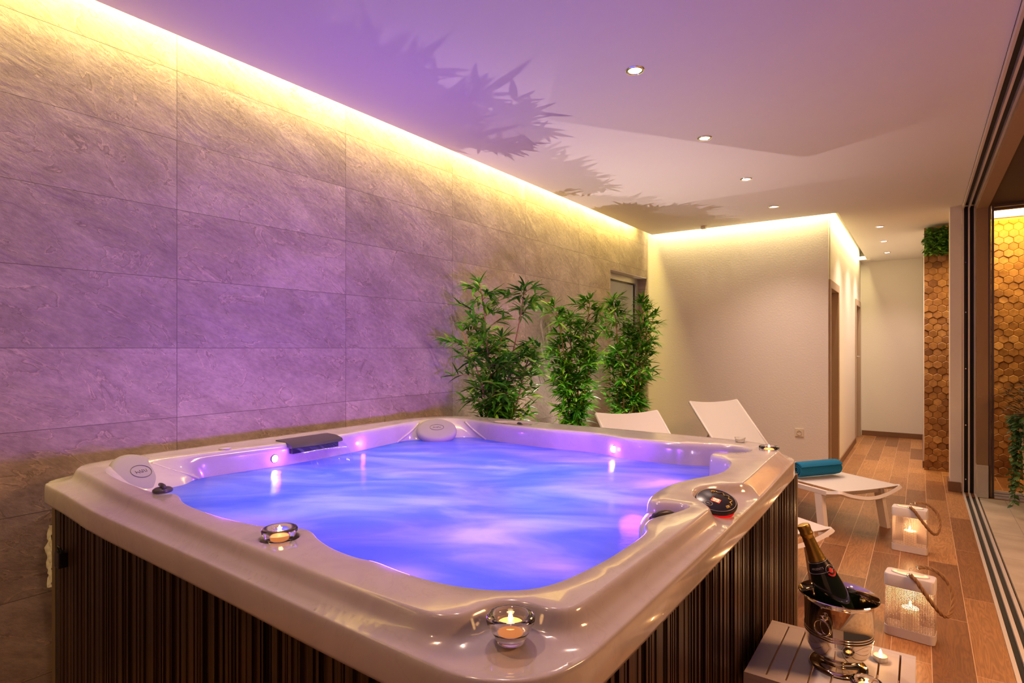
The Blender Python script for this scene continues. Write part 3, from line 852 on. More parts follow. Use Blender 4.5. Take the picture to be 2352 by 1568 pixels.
for o_, z in ((.006, .79), (.006, .858), (.003, .867), (-.002, .8695), (-.010, .870)):
    cur = [bm.verts.new((p[0], p[1], z)) for p in off(lp, o_)]
    if lv: bridge(bm, lv, cur)
    lv = cur
bm.faces.new(lv)
obj('knob_ledge', bm, M['acrylic'], tub, smooth=True)
# ---- diverter knobs
def knob(cx, cy, z, ang, s=1.0):
    mt = Matrix.Translation((cx, cy, z)) @ Matrix.Rotation(ang, 4, 'Z') @ Matrix.Scale(s, 4)
    bm = bmesh.new()
    lathe(bm, [(0, 0), (.030, 0), (.032, .004), (.031, .010), (.024, .015), (.012, .017), (0, .0175)], 28, mtx=mt)
    o = obj('diverter_knob', bm, M['grey_plastic'], tub, smooth=True, angle=50, label='dark grey diverter knob')
    bm = bmesh.new()
    prof = [Vector((-.026, 0, .017)), Vector((-.01, 0, .021)), Vector((.012, 0, .022)), Vector((.034, 0, .020)), Vector((.046, 0, .017))]
    tube(bm, [mt @ p for p in prof], [.006 * s, .008 * s, .0075 * s, .0065 * s, .003 * s], 10)
    obj('knob_lever', bm, M['grey_plastic'], o, smooth=True)
knob(-.562, 1.474, .872, math.radians(60), .95)
knob(-1.842, .800, .902, math.radians(170), .85)
knob(-1.80, 2.610, .898, math.radians(-30), .85)
# air caps on the left rim
def cap(cx, cy):
    bm = bmesh.new(); lathe(bm, [(0, 0), (.022, 0), (.024, .006), (.020, .010), (0, .011)], 24, center=(cx, cy, .915))
    obj('air_cap', bm, M['acrylic'], tub, smooth=True, angle=50)
cap(-2.32, 1.245)
# ---- control panel
cp_m = Matrix.Translation((-.482, 1.690, .872)) @ Matrix.Rotation(math.radians(12), 4, 'Y') @ Matrix.Rotation(math.radians(17), 4, 'X')
bm = bmesh.new(); lathe(bm, [(.045, -.004), (.052, -.002), (.054, .006), (.050, .011), (.045, .012)], 48, mtx=cp_m)
cp = obj('control_panel', bm, M['redglow'], tub, smooth=True, label='round black spa control panel with red glowing base')
bm = bmesh.new(); lathe(bm, [(0, .010), (.052, .010), (.0575, .014), (.0585, .020), (.057, .0245), (.0545, .026), (0, .0265)], 56, mtx=cp_m)
obj('panel_body', bm, M['black'], cp, smooth=True, angle=35)
bm = bmesh.new()
tube(bm, [cp_m @ Vector((.0535 * math.cos(a), .0535 * math.sin(a), .0262)) for a in [2 * PI * i / 60 for i in range(60)]], .0006, 5, closed=True)
tube(bm, [cp_m @ Vector((-.012 + .0105 * math.cos(a), -.029 + .0105 * math.sin(a), .0268)) for a in [2 * PI * i / 30 for i in range(30)]], .0006, 5, closed=True)
for q in ([(-.017, -.032), (-.013, -.026), (-.009, -.032)], [(-.018, -.027), (-.008, -.028)]):
    tube(bm, [cp_m @ Vector((a, b_, .0268)) for a, b_ in q], .0006, 5)
obj('panel_ring', bm, M['label_text'], cp, smooth=True)
bm = bmesh.new(); box(bm, -.012, .012, -.011, .005, .0262, .0274, mtx=cp_m @ Matrix.Rotation(math.radians(0), 4, 'Z'))
obj('display', bm, M['display'], cp, label='red lit display')
bm = bmesh.new()
for ox in (-.0045, .0045):
    for a0, a1 in (((-.003, .003), (.003, .003)), ((.003, .003), (.003, -.009)), ((-.003, -.003), (.003, -.003)), ((-.003, -.009), (.003, -.009)), ((-.003, -.003), (-.003, .003))):
        tube(bm, [cp_m @ Vector((ox + a0[0], a0[1], .0276)), cp_m @ Vector((ox + a1[0], a1[1], .0276))], .0005, 4)
obj('display_digits', bm, M['display_hi'], cp)
bm = bmesh.new()   # curled gold scroll along the upper edge
sc_pts = []
for i in range(60):
    t = i / 59; a = math.radians(120 - 150 * t); r = .040 + .0035 * math.sin(t * 34)
    sc_pts.append(cp_m @ Vector((r * math.cos(a), r * math.sin(a), .0268)))
tube(bm, sc_pts, .0010, 5)
for (sx_, sy_) in ((-.022, .034), (.037, -.014)):
    tube(bm, [cp_m @ Vector((sx_ + (.006 - .0045 * k / 20) * math.cos(k * .55), sy_ + (.006 - .0045 * k / 20) * math.sin(k * .55), .0268)) for k in range(20)], .0009, 5)
obj('panel_scroll', bm, M['foil'], cp, smooth=True, label='pale gold scroll lettering')

# ---- water
def water_z(x, y):
    v = Vector((x * 3.1, y * 3.1, 0)); a = noise.noise(v) * .006
    a += noise.noise(Vector((x * 9 + 3, y * 9, 2))) * .0022 + noise.noise(Vector((x * 26, y * 26, 5))) * .0006
    for cx, cy, r, h in ((-1.75, 2.28, .18, .010), (-1.05, 2.05, .22, .007), (-1.35, 1.5, .3, .006)):
        a += h * math.exp(-((x - cx) ** 2 + (y - cy) ** 2) / r ** 2)
    return WZ - .002 + a
bm = bmesh.new()
wl2 = resample(off(wl, .002), .02)
R = [bm.verts.new((p[0], p[1], WZ)) for p in wl2]
fill(bm, R, [], water_z, .022, .010)
wm = bpy.data.materials.new('bubbling_water'); wm.use_nodes = True
nt = wm.node_tree; N = nt.nodes; L = nt.links; N.clear()
tc = N.new('ShaderNodeTexCoord')
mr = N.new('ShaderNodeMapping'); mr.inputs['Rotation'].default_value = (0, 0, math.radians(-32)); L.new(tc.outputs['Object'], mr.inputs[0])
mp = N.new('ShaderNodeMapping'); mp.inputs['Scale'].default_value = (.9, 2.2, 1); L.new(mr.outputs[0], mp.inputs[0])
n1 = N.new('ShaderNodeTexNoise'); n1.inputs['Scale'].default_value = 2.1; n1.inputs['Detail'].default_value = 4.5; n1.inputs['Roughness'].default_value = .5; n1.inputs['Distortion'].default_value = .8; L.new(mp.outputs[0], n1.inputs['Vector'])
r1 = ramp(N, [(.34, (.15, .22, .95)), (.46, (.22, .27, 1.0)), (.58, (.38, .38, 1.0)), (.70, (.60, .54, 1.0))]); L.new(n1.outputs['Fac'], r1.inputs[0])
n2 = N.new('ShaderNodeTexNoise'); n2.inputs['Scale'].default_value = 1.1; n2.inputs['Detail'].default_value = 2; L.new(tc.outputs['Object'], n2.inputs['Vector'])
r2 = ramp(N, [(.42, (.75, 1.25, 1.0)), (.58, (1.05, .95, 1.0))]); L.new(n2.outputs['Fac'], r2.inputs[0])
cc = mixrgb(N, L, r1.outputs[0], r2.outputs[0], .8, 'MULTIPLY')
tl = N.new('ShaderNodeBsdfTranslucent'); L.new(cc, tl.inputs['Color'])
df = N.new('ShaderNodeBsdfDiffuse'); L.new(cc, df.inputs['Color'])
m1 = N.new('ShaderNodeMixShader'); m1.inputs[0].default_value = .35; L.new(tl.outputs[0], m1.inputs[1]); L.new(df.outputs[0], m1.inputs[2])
gl = N.new('ShaderNodeBsdfGlossy'); gl.inputs['Roughness'].default_value = .16
n3 = N.new('ShaderNodeTexNoise'); n3.inputs['Scale'].default_value = 55; n3.inputs['Detail'].default_value = 4; L.new(mp.outputs[0], n3.inputs['Vector'])
bp = N.new('ShaderNodeBump'); bp.inputs['Strength'].default_value = .25; bp.inputs['Distance'].default_value = .004; L.new(n3.outputs['Fac'], bp.inputs['Height'])
L.new(bp.outputs[0], gl.inputs['Normal'])
fr = N.new('ShaderNodeFresnel'); fr.inputs['IOR'].default_value = 1.33; 
fm = N.new('ShaderNodeMath'); fm.operation = 'MULTIPLY'; fm.inputs[1].default_value = .55; L.new(fr.outputs[0], fm.inputs[0])
m2 = N.new('ShaderNodeMixShader'); L.new(fm.outputs[0], m2.inputs[0]); L.new(m1.outputs[0], m2.inputs[1]); L.new(gl.outputs[0], m2.inputs[2])
o_ = N.new('ShaderNodeOutputMaterial'); L.new(m2.outputs[0], o_.inputs[0])
M['water'] = wm
water = obj('water', bm, wm, smooth=True, label='bubbling blue-violet lit water filling the hot tub', cat='water')
water['kind'] = 'stuff'
# falling sheet from the spout
bm = bmesh.new(); g = []
for i in range(15):
    y = 1.485 + .255 * i / 14; row = []
    for k in range(11):
        t = k / 10
        row.append(bm.verts.new((-2.206 + .11 * t + .016 * math.sin(PI * i / 14) * (1 - t) + .002 * math.sin(i * 2.1 + k), y + (.0 if 0 < i < 14 else 0) - (.02 * t * (i - 7) / 7), .896 - .074 * t * t)))
    g.append(row)
for i in range(14):
    for k in range(10): bm.faces.new((g[i][k], g[i + 1][k], g[i + 1][k + 1], g[i][k + 1]))
sheet = bpy.data.materials.new('falling_water'); sheet.use_nodes = True
nt = sheet.node_tree; N = nt.nodes; L = nt.links; N.clear()
tp = N.new('ShaderNodeBsdfTransparent'); tp.inputs['Color'].default_value = (.93, .90, 1, 1)
gz = N.new('ShaderNodeBsdfGlossy'); gz.inputs['Roughness'].default_value = .08; tr = N.new('ShaderNodeBsdfTranslucent'); tr.inputs['Color'].default_value = (.8, .7, 1, 1)
tc = N.new('ShaderNodeTexCoord'); mp = N.new('ShaderNodeMapping'); mp.inputs['Scale'].default_value = (2, 60, 2); L.new(tc.outputs['Object'], mp.inputs[0])
nz = N.new('ShaderNodeTexNoise'); nz.inputs['Scale'].default_value = 1.0; L.new(mp.outputs[0], nz.inputs['Vector'])
rz_ = ramp(N, [(.5, (.10, .10, .10)), (.75, (.45, .45, .45))]); L.new(nz.outputs['Fac'], rz_.inputs[0])
ma = N.new('ShaderNodeMixShader'); ma.inputs[0].default_value = .5; L.new(gz.outputs[0], ma.inputs[1]); L.new(tr.outputs[0], ma.inputs[2])
mb = N.new('ShaderNodeMixShader'); L.new(rz_.outputs[0], mb.inputs[0]); L.new(tp.outputs[0], mb.inputs[1]); L.new(ma.outputs[0], mb.inputs[2])
oo = N.new('ShaderNodeOutputMaterial'); L.new(mb.outputs[0], oo.inputs[0])
obj('falling_sheet', bm, sheet, water, smooth=True, label='thin clear sheet of water from the spout')
# lamps under the surface
area('underwater_lamp', (-1.45, 1.66, .56), (PI, 0, 0), 1.35, 1.35, (.46, .34, 1.0), 13)
point('underwater_lamp_small', (-1.75, 2.1, .64), 1.2, (.5, .45, 1.0), .06)
point('underwater_lamp_small', (-.95, 1.25, .64), 1.2, (.5, .45, 1.0), .06)

# ================================================================== CANDLES
def flame_bm(h=.018, r=.0042, base=0):
    bm = bmesh.new(); lathe(bm, [(0, base), (r * .7, base + h * .12), (r, base + h * .3), (r * .75, base + h * .6), (r * .3, base + h * .85), (0, base + h)], 12); return bm
def glass_holder(label, loc, lit=True):
    t = thing('candle_holder', label, 'candle holder', loc)
    bm = bmesh.new()
    lathe(bm, [(0, 0), (.019, 0), (.0235, .002), (.0245, .006), (.027, .013), (.034, .024), (.0385, .033), (.0395, .039), (.0375, .0425), (.033, .044), (.0275, .043), (.0235, .039), (.0222, .032), (.0218, .017), (0, .016)], 56)
    obj('glass_bowl', bm, M['glass'], t, smooth=True)
    bm = bmesh.new(); lathe(bm, [(0, .0175), (.0195, .0175), (.0200, .019), (.0200, .0305), (.0193, .0305), (.0190, .0285), (0, .028)], 32)
    w_ = obj('tealight', bm, M['tealight_wax'], t, smooth=True, angle=50, label='glowing orange tealight')
    bm = bmesh.new(); tube(bm, [(0, 0, .027), (.0005, 0, .033)], .0008, 6); obj('wick', bm, M['black'], w_)
    obj('flame', flame_bm(base=.031), M['flame'], w_, smooth=True)
    point('candle_lamp', (loc[0], loc[1], loc[2] + .045), .10, (1, .48, .16), .006)
    return t
h0 = glass_holder('thick round glass candle holder in the niche at the near rim corner', (-.533, .748, .8625))
def dup_holder(label, loc):
    r = dup(h0, loc, 0, label); point('candle_lamp', (loc[0], loc[1], loc[2] + .045), .10, (1, .48, .16), .006); return r
dup_holder('glass candle holder sunk in the long front rim, left of centre', (-1.190, .765, .879))
dup_holder('glass candle holder at the far right corner of the tub rim', (-.512, 2.56, .8825))
TZ = .40
dup_holder('glass candle holder on the white slatted stool in front of the bucket', (-.118, 1.80, TZ + .001))
t = thing('tealight_candle', 'small bare tealight on the white stool, right behind the bucket', 'candle', (-.098, 2.035, TZ + .0005))
bm = bmesh.new(); lathe(bm, [(0, 0), (.0185, 0), (.019, .002), (.019, .016), (.018, .016), (.0178, .014), (0, .0135)], 24); obj('metal_cup', bm, M['alu'], t, smooth=True, angle=40)
bm = bmesh.new(); lathe(bm, [(0, .0125), (.0175, .0125), (.0175, .0145), (0, .0145)], 24); obj('wax', bm, M['wax'], t)
obj('flame', flame_bm(base=.017), M['flame'], t, smooth=True); point('candle_lamp', (-.098, 2.035, TZ + .045), .10, (1, .48, .16), .006)
t = thing('drinking_glass', 'small clear glass on the far rim behind the tub corner', 'glass', (-.650, 2.655, .9165))
bm = bmesh.new(); lathe(bm, [(0, 0), (.017, 0), (.019, .002), (.0225, .02), (.0215, .02), (.018, .004), (0, .003)], 28); obj('glass_body', bm, M['glass'], t, smooth=True, angle=50)

# ================================================================== STOOL, BUCKET, BOTTLE
st = thing('side_table', 'low white slatted square stool against the right side of the tub', 'stool', (0, 0, 0))
sx0, sx1, sy0, sy1 = -.415, -.012, 1.74, 2.125
bm = bmesh.new()
xs = [sx0 + .0505 + .0505 * k for k in range(7)]
cuts = [-.360, -.309, -.257, -.205, -.153, -.101, -.050]
edges = [sx0] + cuts + [sx1]
for a, b_ in zip(edges, edges[1:]):
    box(bm, a + (.0025 if a != sx0 else 0), b_ - (.0025 if b_ != sx1 else 0), sy0 + .02, sy1 - .018, TZ - .016, TZ, .0012)
box(bm, sx0, sx1, sy1 - .018, sy1, TZ - .016, TZ); box(bm, sx0, sx1, sy0, sy0 + .02, TZ - .016, TZ)
obj('slatted_top', bm, M['white_paint'], st)
bm = bmesh.new()
box(bm, sx0, sx1, sy0, sy0 + .016, TZ - .08, TZ - .0165); box(bm, sx0, sx1, sy1 - .016, sy1, TZ - .08, TZ - .0165)
box(bm, sx0, sx0 + .016, sy0 + .016, sy1 - .016, TZ - .08, TZ - .0165); box(bm, sx1 - .016, sx1, sy0 + .016, sy1 - .016, TZ - .08, TZ - .0165)
obj('apron', bm, M['white_paint'], st)
for lx in (sx0 + .002, sx1 - .042):
    for ly in (sy0 + .002, sy1 - .042):
        bm = bmesh.new(); box(bm, lx, lx + .04, ly, ly + .04, 0, TZ - .0805, .002); obj('leg', bm, M['white_paint'], st)

bc = (-.197, 1.93, TZ + .0005)
bk = thing('champagne_bucket', 'polished steel champagne bucket standing on the white stool', 'ice bucket', bc)
bm = bmesh.new()
S = 1.04
pr_ = [(0, .004), (.050, .004), (.058, .001), (.071, .0), (.0745, .003), (.0735, .008), (.067, .013), (.055, .017), (.047, .021), (.0455, .026), (.048, .031), (.060, .036), (.073, .048), (.080, .064), (.0835, .085), (.0845, .098),
       (.0862, .100), (.0862, .103), (.0845, .105), (.0862, .107), (.0862, .110), (.0847, .112), (.0862, .114), (.0862, .117), (.0848, .119), (.0855, .16), (.0865, .192), (.091, .202), (.099, .2085), (.101, .2105), (.099, .2125), (.092, .207), (.086, .199), (.0835, .19), (.082, .12), (.080, .09), (.070, .055), (.04, .042), (0, .040)]
lathe(bm, [(r * S, z) for r, z in pr_], 96)
obj('bucket_body', bm, M['steel'], bk, smooth=True, angle=60)
bm = bmesh.new()
ha = math.radians(-108); hd = Vector((math.cos(ha), math.sin(ha), 0)); hs = Vector((-hd.y, hd.x, 0))
lathe(bm, [(0, 0), (.009, .001), (.011, .005), (.009, .011), (0, .014)], 18, mtx=Matrix.Translation(hd * .090 + Vector((0, 0, .165))) @ hd.to_track_quat('Z', 'Y').to_matrix().to_4x4())
tube(bm, [hd * (.100 + .002) + hs * (.021 * math.sin(a)) + Vector((0, 0, .141 + .021 * math.cos(a))) for a in [2 * PI * i / 32 for i in range(32)]], .0032, 10, closed=True)
obj('ring_handle', bm, M['steel'], bk, smooth=True)

# bottle leaning in the bucket
tip = Vector((-.288, 1.915, .800)); butt = Vector((-.164, 1.945, .4700))
ax = (tip - butt).normalized(); Lb = (tip - butt).length
bt = thing('champagne_bottle', 'dark champagne bottle with gold foil neck leaning in the steel bucket', 'bottle', tuple(butt))
q = ax.to_track_quat('Z', 'Y'); bt.rotation_mode = 'QUATERNION'; bt.rotation_quaternion = q
k = Lb / .350
bod = [(0, .006), (.020, .002), (.038, .0), (.0435, .004), (.0440, .02), (.0440, .130), (.0435, .150), (.041, .175), (.0365, .200), (.030, .224), (.0245, .240), (.021, .252)]
bod = [(r, z * k) for r, z in bod]
bm = bmesh.new(); lathe(bm, bod, 48); obj('bottle_glass', bm, M['darkglass'], bt, smooth=True)
fo = [(.0238, .244), (.0205, .262), (.0175, .285), (.0158, .310), (.0155, .318), (.0175, .3205), (.0178, .327), (.0165, .330), (.0172, .338), (.0176, .346), (.0160, .351), (.009, .353), (0, .3535)]
bm = bmesh.new(); lathe(bm, [(r + .0006, z * k) for r, z in fo], 40)
f_ = obj('gold_foil', bm, M['foil'], bt, smooth=True, angle=50, label='crinkled gold foil over the cork and neck')
def rad_at(z):
    P_ = [(r + .0006, z_) for r, z_ in bod] + [(r + .0012, z_ * k) for r, z_ in fo]
    for (r0, z0), (r1, z1) in zip(P_, P_[1:]):
        if z0 <= z <= z1 and z1 > z0: return r0 + (r1 - r0) * (z - z0) / (z1 - z0)
    return .02
bm = bmesh.new()
lathe(bm, [(rad_at(z) + .0009, z) for z in [(.214 + .032 * i / 8) * k for i in range(9)]], 48)
nl = obj('neck_label', bm, M['label_black'], bt, smooth=True, label='black neck band with silver print')
bm = bmesh.new()
for z in (.2165, .2435):
    tube(bm, [((rad_at(z * k) + .0012) * math.cos(a), (rad_at(z * k) + .0012) * math.sin(a), z * k) for a in [2 * PI * i / 48 for i in range(48)]], .0005, 5, closed=True)
obj('label_line', bm, M['label_text'], nl)
# direction on the bottle that faces the camera
cam_dir = (q.inverted() @ (Vector((0, 0, 1.33)) - (butt + ax * .23))).normalized()
fa = math.atan2(cam_dir.y, cam_dir.x)
def wrap_text(txt, size, ang0, zc, m, parent, name):
    cu = bpy.data.curves.new('t', 'FONT'); cu.body = txt; cu.size = size; cu.extrude = 0; cu.align_x = 'CENTER'; cu.align_y = 'CENTER'
    to = bpy.data.objects.new('t', cu); C.objects.link(to)
    dg = bpy.context.evaluated_depsgraph_get(); me = bpy.data.meshes.new_from_object(to.evaluated_get(dg))
    bpy.data.objects.remove(to)
    bm = bmesh.new(); bm.from_mesh(me)
    for v in bm.verts:
        u, w_ = v.co.x, v.co.y; z = zc + w_; r = rad_at(z) + .0014
        a = ang0 + u / r
        v.co = Vector((r * math.cos(a), r * math.sin(a), z))
    return obj(name, bm, m, parent)
wrap_text("ARGENT'S", .0078, fa - .35, .229 * k, M['label_text'], nl, 'label_print')
# round seal on the shoulder, red crescent under it
bm = bmesh.new()
def patch(ang, zc, rr, bmx, seg=28, lo=0, hi=2 * PI, inner=0, lift=.0016):
    A = []; B = []
    for i in range(seg + 1):
        t_ = lo + (hi - lo) * i / seg
        for lst, rad in ((A, rr), (B, inner)):
            z = zc + rad * math.sin(t_); r = rad_at(z) + lift; a = ang + rad * math.cos(t_) / r
            lst.append(bmx.verts.new((r * math.cos(a), r * math.sin(a), z)))
    for i in range(seg): bmx.faces.new((A[i], A[i + 1], B[i + 1], B[i]))
sa = fa + .75
patch(sa, .216 * k, .0165, bm, inner=.0002, lift=.0018)
sl = obj('seal', bm, M['label_black'], bt, label='round black seal on the shoulder')
bm = bmesh.new(); patch(sa, .216 * k, .0160, bm, inner=.0152, lift=.0022, lo=.2, hi=PI - .2); obj('seal_rim', bm, M['label_text'], sl)
bm = bmesh.new(); patch(sa, .216 * k, .0158, bm, inner=.0115, lift=.0022, lo=PI + .3, hi=2 * PI - .3); patch(sa, .217 * k, .007, bm, inner=.0002, lift=.0023)
obj('seal_crescent', bm, M['red'], sl, label='red crescent and disc')

# ================================================================== LANTERNS
def make_lantern(label):
    t = thing('lantern', label, 'lantern', (0, 0, 0))
    w, d, h = .097, .050, .285
    def rr(w, d, r, n=6):
        out = []
        for cx, cy, a0 in ((w - r, d - r, 0), (-w + r, d - r, 90), (-w + r, -d + r, 180), (w - r, -d + r, 270)):
            for i in range(n + 1):
                a = math.radians(a0 + 90 * i / n); out.append((cx + r * math.cos(a), cy + r * math.sin(a)))
        return out
    def loft(bm, levels):
        prev = None
        for (ww, dd, r, z) in levels:
            cur = [bm.verts.new((x, y, z)) for x, y in rr(ww, dd, r)]
            if prev: bridge(bm, prev, cur)
            else: first = cur
            prev = cur
        return first, prev
    bm = bmesh.new()
    a, b_ = loft(bm, [(w - .003, d - .003, .018, 0), (w, d, .020, .003), (w, d, .020, .044), (w - .004, d - .004, .018, .045)])
    bm.faces.new(a); bm.faces.new(b_)
    obj('base', bm, M['lantern'], t, smooth=True, angle=40)
    # cap with oval opening
    bm = bmesh.new()
    a, b_ = loft(bm, [(w - .006, d - .006, .016, h - .056), (w, d, .020, h - .056), (w, d, .020, h - .004), (w - .003, d - .003, .018, h)])
    n = len(b_); ov = [(.074 * math.cos(2 * PI * i / 40), .036 * math.sin(2 * PI * i / 40)) for i in range(40)]
    O1 = [bm.verts.new((x, y, h)) for x, y in ov]
    fill(bm, b_, [O1], lambda x, y: h, None)
    prev = O1
    for s, z in ((1.0, h + .004), (.97, h + .006), (.93, h + .004), (.92, h - .012)):
        cur = [bm.verts.new((x * s, y * s, z)) for x, y in ov]; bridge(bm, prev, cur); prev = cur
    obj('cap', bm, M['lantern'], t, smooth=True, angle=40)
    # perforated body
    bm = bmesh.new()
    per = resample(rr(w - .002, d - .002, .019, 5), .0059); nn = normals2(per)
    z0, z1 = .045, h - .056
    s = .0011
    for p, nrm in zip(per, nn):
        tx, ty = -nrm[1], nrm[0]
        vs = []
        for z in (z0, z1):
            for a_, b2 in ((-s, -.0006), (s, -.0006), (s, .0006), (-s, .0006)):
                vs.append(bm.verts.new((p[0] + tx * a_ + nrm[0] * b2, p[1] + ty * a_ + nrm[1] * b2, z)))
        for i in range(4): bm.faces.new((vs[i], vs[(i + 1) % 4], vs[4 + (i + 1) % 4], vs[4 + i]))
    nz = 31
    for i in range(nz + 1):
        z = z0 + (z1 - z0) * i / nz; rings_ = []
        for (dz, o_) in ((-s, -.0005), (s, -.0005), (s, .0005), (-s, .0005)):
            rings_.append([bm.verts.new((p[0] + n_[0] * o_, p[1] + n_[1] * o_, z + dz)) for p, n_ in zip(per, nn)])
        for a_ in range(4): bridge(bm, rings_[a_], rings_[(a_ + 1) % 4])
    obj('mesh_body', bm, M['lantern_mesh'], t, label='white perforated metal mesh body')
    # candle
    bm = bmesh.new(); lathe(bm, [(0, .0375), (.035, .0375), (.036, .040), (.036, .128), (.034, .133), (.028, .130), (0, .127)], 32)
    c_ = obj('pillar_candle', bm, M['wax'], t, smooth=True, angle=50, label='cream pillar candle')
    bm = bmesh.new(); tube(bm, [(0, 0, .126), (0, 0, .137)], .001, 6); obj('wick', bm, M['black'], c_)
    obj('flame', flame_bm(.034, .0065, .136), M['flame'], c_, smooth=True)
    # rope handle fallen to the right
    path = [(.004, -.046, h + .014), (.030, -.060, h - .004), (.062, -.066, h - .050), (.098, -.062, h - .100), (.128, -.040, h - .138), (.148, -.005, h - .135), (.155, .030, h - .085), (.140, .052, h - .025), (.100, .056, h + .018), (.055, .052, h + .032), (.020, .048, h + .022)]
    path = catmull(path, False, 12)
    bm = bmesh.new()
    for ph in (0, 2 * PI / 3, 4 * PI / 3):
        pts = []
        for i, p in enumerate(path):
            p = Vector(p); tg = (Vector(path[min(i + 1, len(path) - 1)]) - Vector(path[max(i - 1, 0)])).normalized()
            a_ = tg.cross(Vector((.3, 1, .2))).normalized(); b2 = tg.cross(a_); an = ph + i * .38
            pts.append(p + (a_ * math.cos(an) + b2 * math.sin(an)) * .0045)
        tube(bm, pts, .0050, 7)
    hnd = obj('rope_handle', bm, M['rope'], t, smooth=True, label='twisted brown rope handle')
    for e0, e1, yy in ((path[0], path[5], -.042), (path[-1], path[-6], .044)):
        bm = bmesh.new()
        tube(bm, [e0, ((e0[0] + e1[0]) / 2, (e0[1] + e1[1]) / 2, (e0[2] + e1[2]) / 2)], .0098, 12)
        tube(bm, [(.0 + .0085 * math.cos(a), yy, h + .008 + .0085 * math.sin(a)) for a in [2 * PI * i / 20 for i in range(20)]], .0012, 6, closed=True)
        obj('rope_ferrule', bm, M['chrome'], hnd, smooth=True)
    return t
ln = make_lantern('nearer white mesh lantern with rope handle beside the sliding door track')
ln.location = (-.040, 3.235, 0); ln.rotation_euler = (0, 0, math.radians(-6))
l2 = dup(ln, (-.058, 4.595, 0), math.radians(-5), 'farther white mesh lantern with rope handle near the lounger foot')
for x, y in ((-.040, 3.235), (-.058, 4.595)): point('lantern_lamp', (x, y, .165), 2.6, (1, .56, .24), .008)

# ================================================================== LOUNGERS
def make_lounger(label):
    t = thing('sun_lounger', label, 'sun lounger')
    W = .29; ZS = .335; hinge = 1.15; top = 1.66
    def arm(x, s, z): return (x, s, z)
    # local: +x from foot to head, y across, z up
    for s in (-1, 1):
        bm = bmesh.new(); box(bm, .10, 1.86, s * W - .014, s * W + .014, ZS - .045, ZS - .012, .003); obj('side_rail', bm, M['white_metal'], t)
    for x, tilt in ((.17, -.045), (1.62, .045)):
        for s in (-1, 1):
            bm = bmesh.new()
            a = [(x - .030, s * W - .020), (x + .030, s * W - .020), (x + .030, s * W + .014), (x - .030, s * W + .014)]
            T = [bm.verts.new((p[0], p[1], ZS - .0455)) for p in a]; Bm = [bm.verts.new((p[0] + tilt, p[1] + s * .012, 0)) for p in a]
            bridge(bm, T, Bm); bm.faces.new(T); bm.faces.new(Bm); obj('leg', bm, M['white_metal'], t)
    for xa in (.155, 1.605):
        bm = bmesh.new(); box(bm, xa, xa + .03, -W + .014, W - .014, ZS - .080, ZS - .046, .003); obj('cross_bar', bm, M['white_metal'], t)
    bm = bmesh.new()
    fp = [(.10, -W, ZS - .028), (.04, -W, ZS - .014), (.0, -W + .005, ZS - .006)] + [(-.012 * math.sin(PI * i / 12), -W + .005 + (2 * W - .01) * i / 12, ZS - .010 - .052 * math.sin(PI * i / 12)) for i in range(1, 12)] + [(.0, W - .005, ZS - .006), (.04, W, ZS - .014), (.10, W, ZS - .028)]
    tube(bm, catmull(fp, False, 4), .0165, 4); obj('foot_bar', bm, M['white_metal'], t, smooth=True, angle=40)
    def sheet(name, x0, z0, x1, z1, n=12, sag0=0, sag1=0, wv=W - .008):
        bm = bmesh.new(); G = []
        for i in range(n + 1):
            u = i / n; row = []
            for j in range(13):
                v = -1 + 2 * j / 12
                sg = (sag0 * (1 - u) ** 2 + sag1 * u ** 2 + .006) * (1 - v * v)
                row.append(bm.verts.new((x0 + (x1 - x0) * u + (sag1 * .35 * (1 - v * v) * (u ** 4)), v * wv, z0 + (z1 - z0) * u - sg)))
            G.append(row)
        nx, nz = -(z1 - z0), (x1 - x0); l_ = math.hypot(nx, nz); nx, nz = nx / l_ * .003, nz / l_ * .003
        H = [[bm.verts.new((v.co.x - nx, v.co.y, v.co.z - nz)) for v in row] for row in G]
        for i in range(n):
            for j in range(12):
                bm.faces.new((G[i][j], G[i + 1][j], G[i + 1][j + 1], G[i][j + 1])); bm.faces.new((H[i][j], H[i][j + 1], H[i + 1][j + 1], H[i + 1][j]))
            for j in (0, 12): bm.faces.new((G[i][j], H[i][j], H[i + 1][j], G[i + 1][j]))
        for j in range(12):
            for i in (0, n): bm.faces.new((G[i][j], G[i][j + 1], H[i][j + 1], H[i][j]))
        return obj(name, bm, M['sling'], t, smooth=True, angle=50)
    sheet('seat_sling', .002, ZS + .006, hinge - .005, ZS, sag0=.001)
    sheet('backrest_sling', hinge + .005, ZS + .003, top, .825, sag0=.004, sag1=.016)
    bm = bmesh.new()
    for s in (-1, 1):
        tube(bm, [(hinge - .02, s * (W - .01), ZS - .014), (top, s * (W - .01), .812)], .0115, 8)
    tube(bm, [(top, -W + .01, .812), (top + .010, -W * .5, .797), (top + .012, 0, .792), (top + .010, W * .5, .797), (top, W - .01, .812)], .010, 8)
    obj('backrest_frame', bm, M['white_metal'], t, smooth=True)
    for s in (-1, 1):
        bm = bmesh.new(); tube(bm, [(1.40, s * (W - .04), .55), (1.62, s * (W - .04), ZS - .03)], .008, 8); obj('backrest_prop', bm, M['white_metal'], t, smooth=True)
    return t
la = math.atan2(.57, -.82)
wv_ = Vector((.575, .818))
A_ = Vector((-.121, 5.02)) - wv_ * .29; B_ = Vector((-.396, 3.604)) - wv_ * .29
lo = make_lounger('farther white sling sun lounger carrying the rolled blue towel')
lo.location = (A_.x, A_.y, 0); lo.rotation_euler = (0, 0, la)
dup(lo, (B_.x, B_.y, 0), la, 'nearer white sling sun lounger, mostly hidden behind the tub')
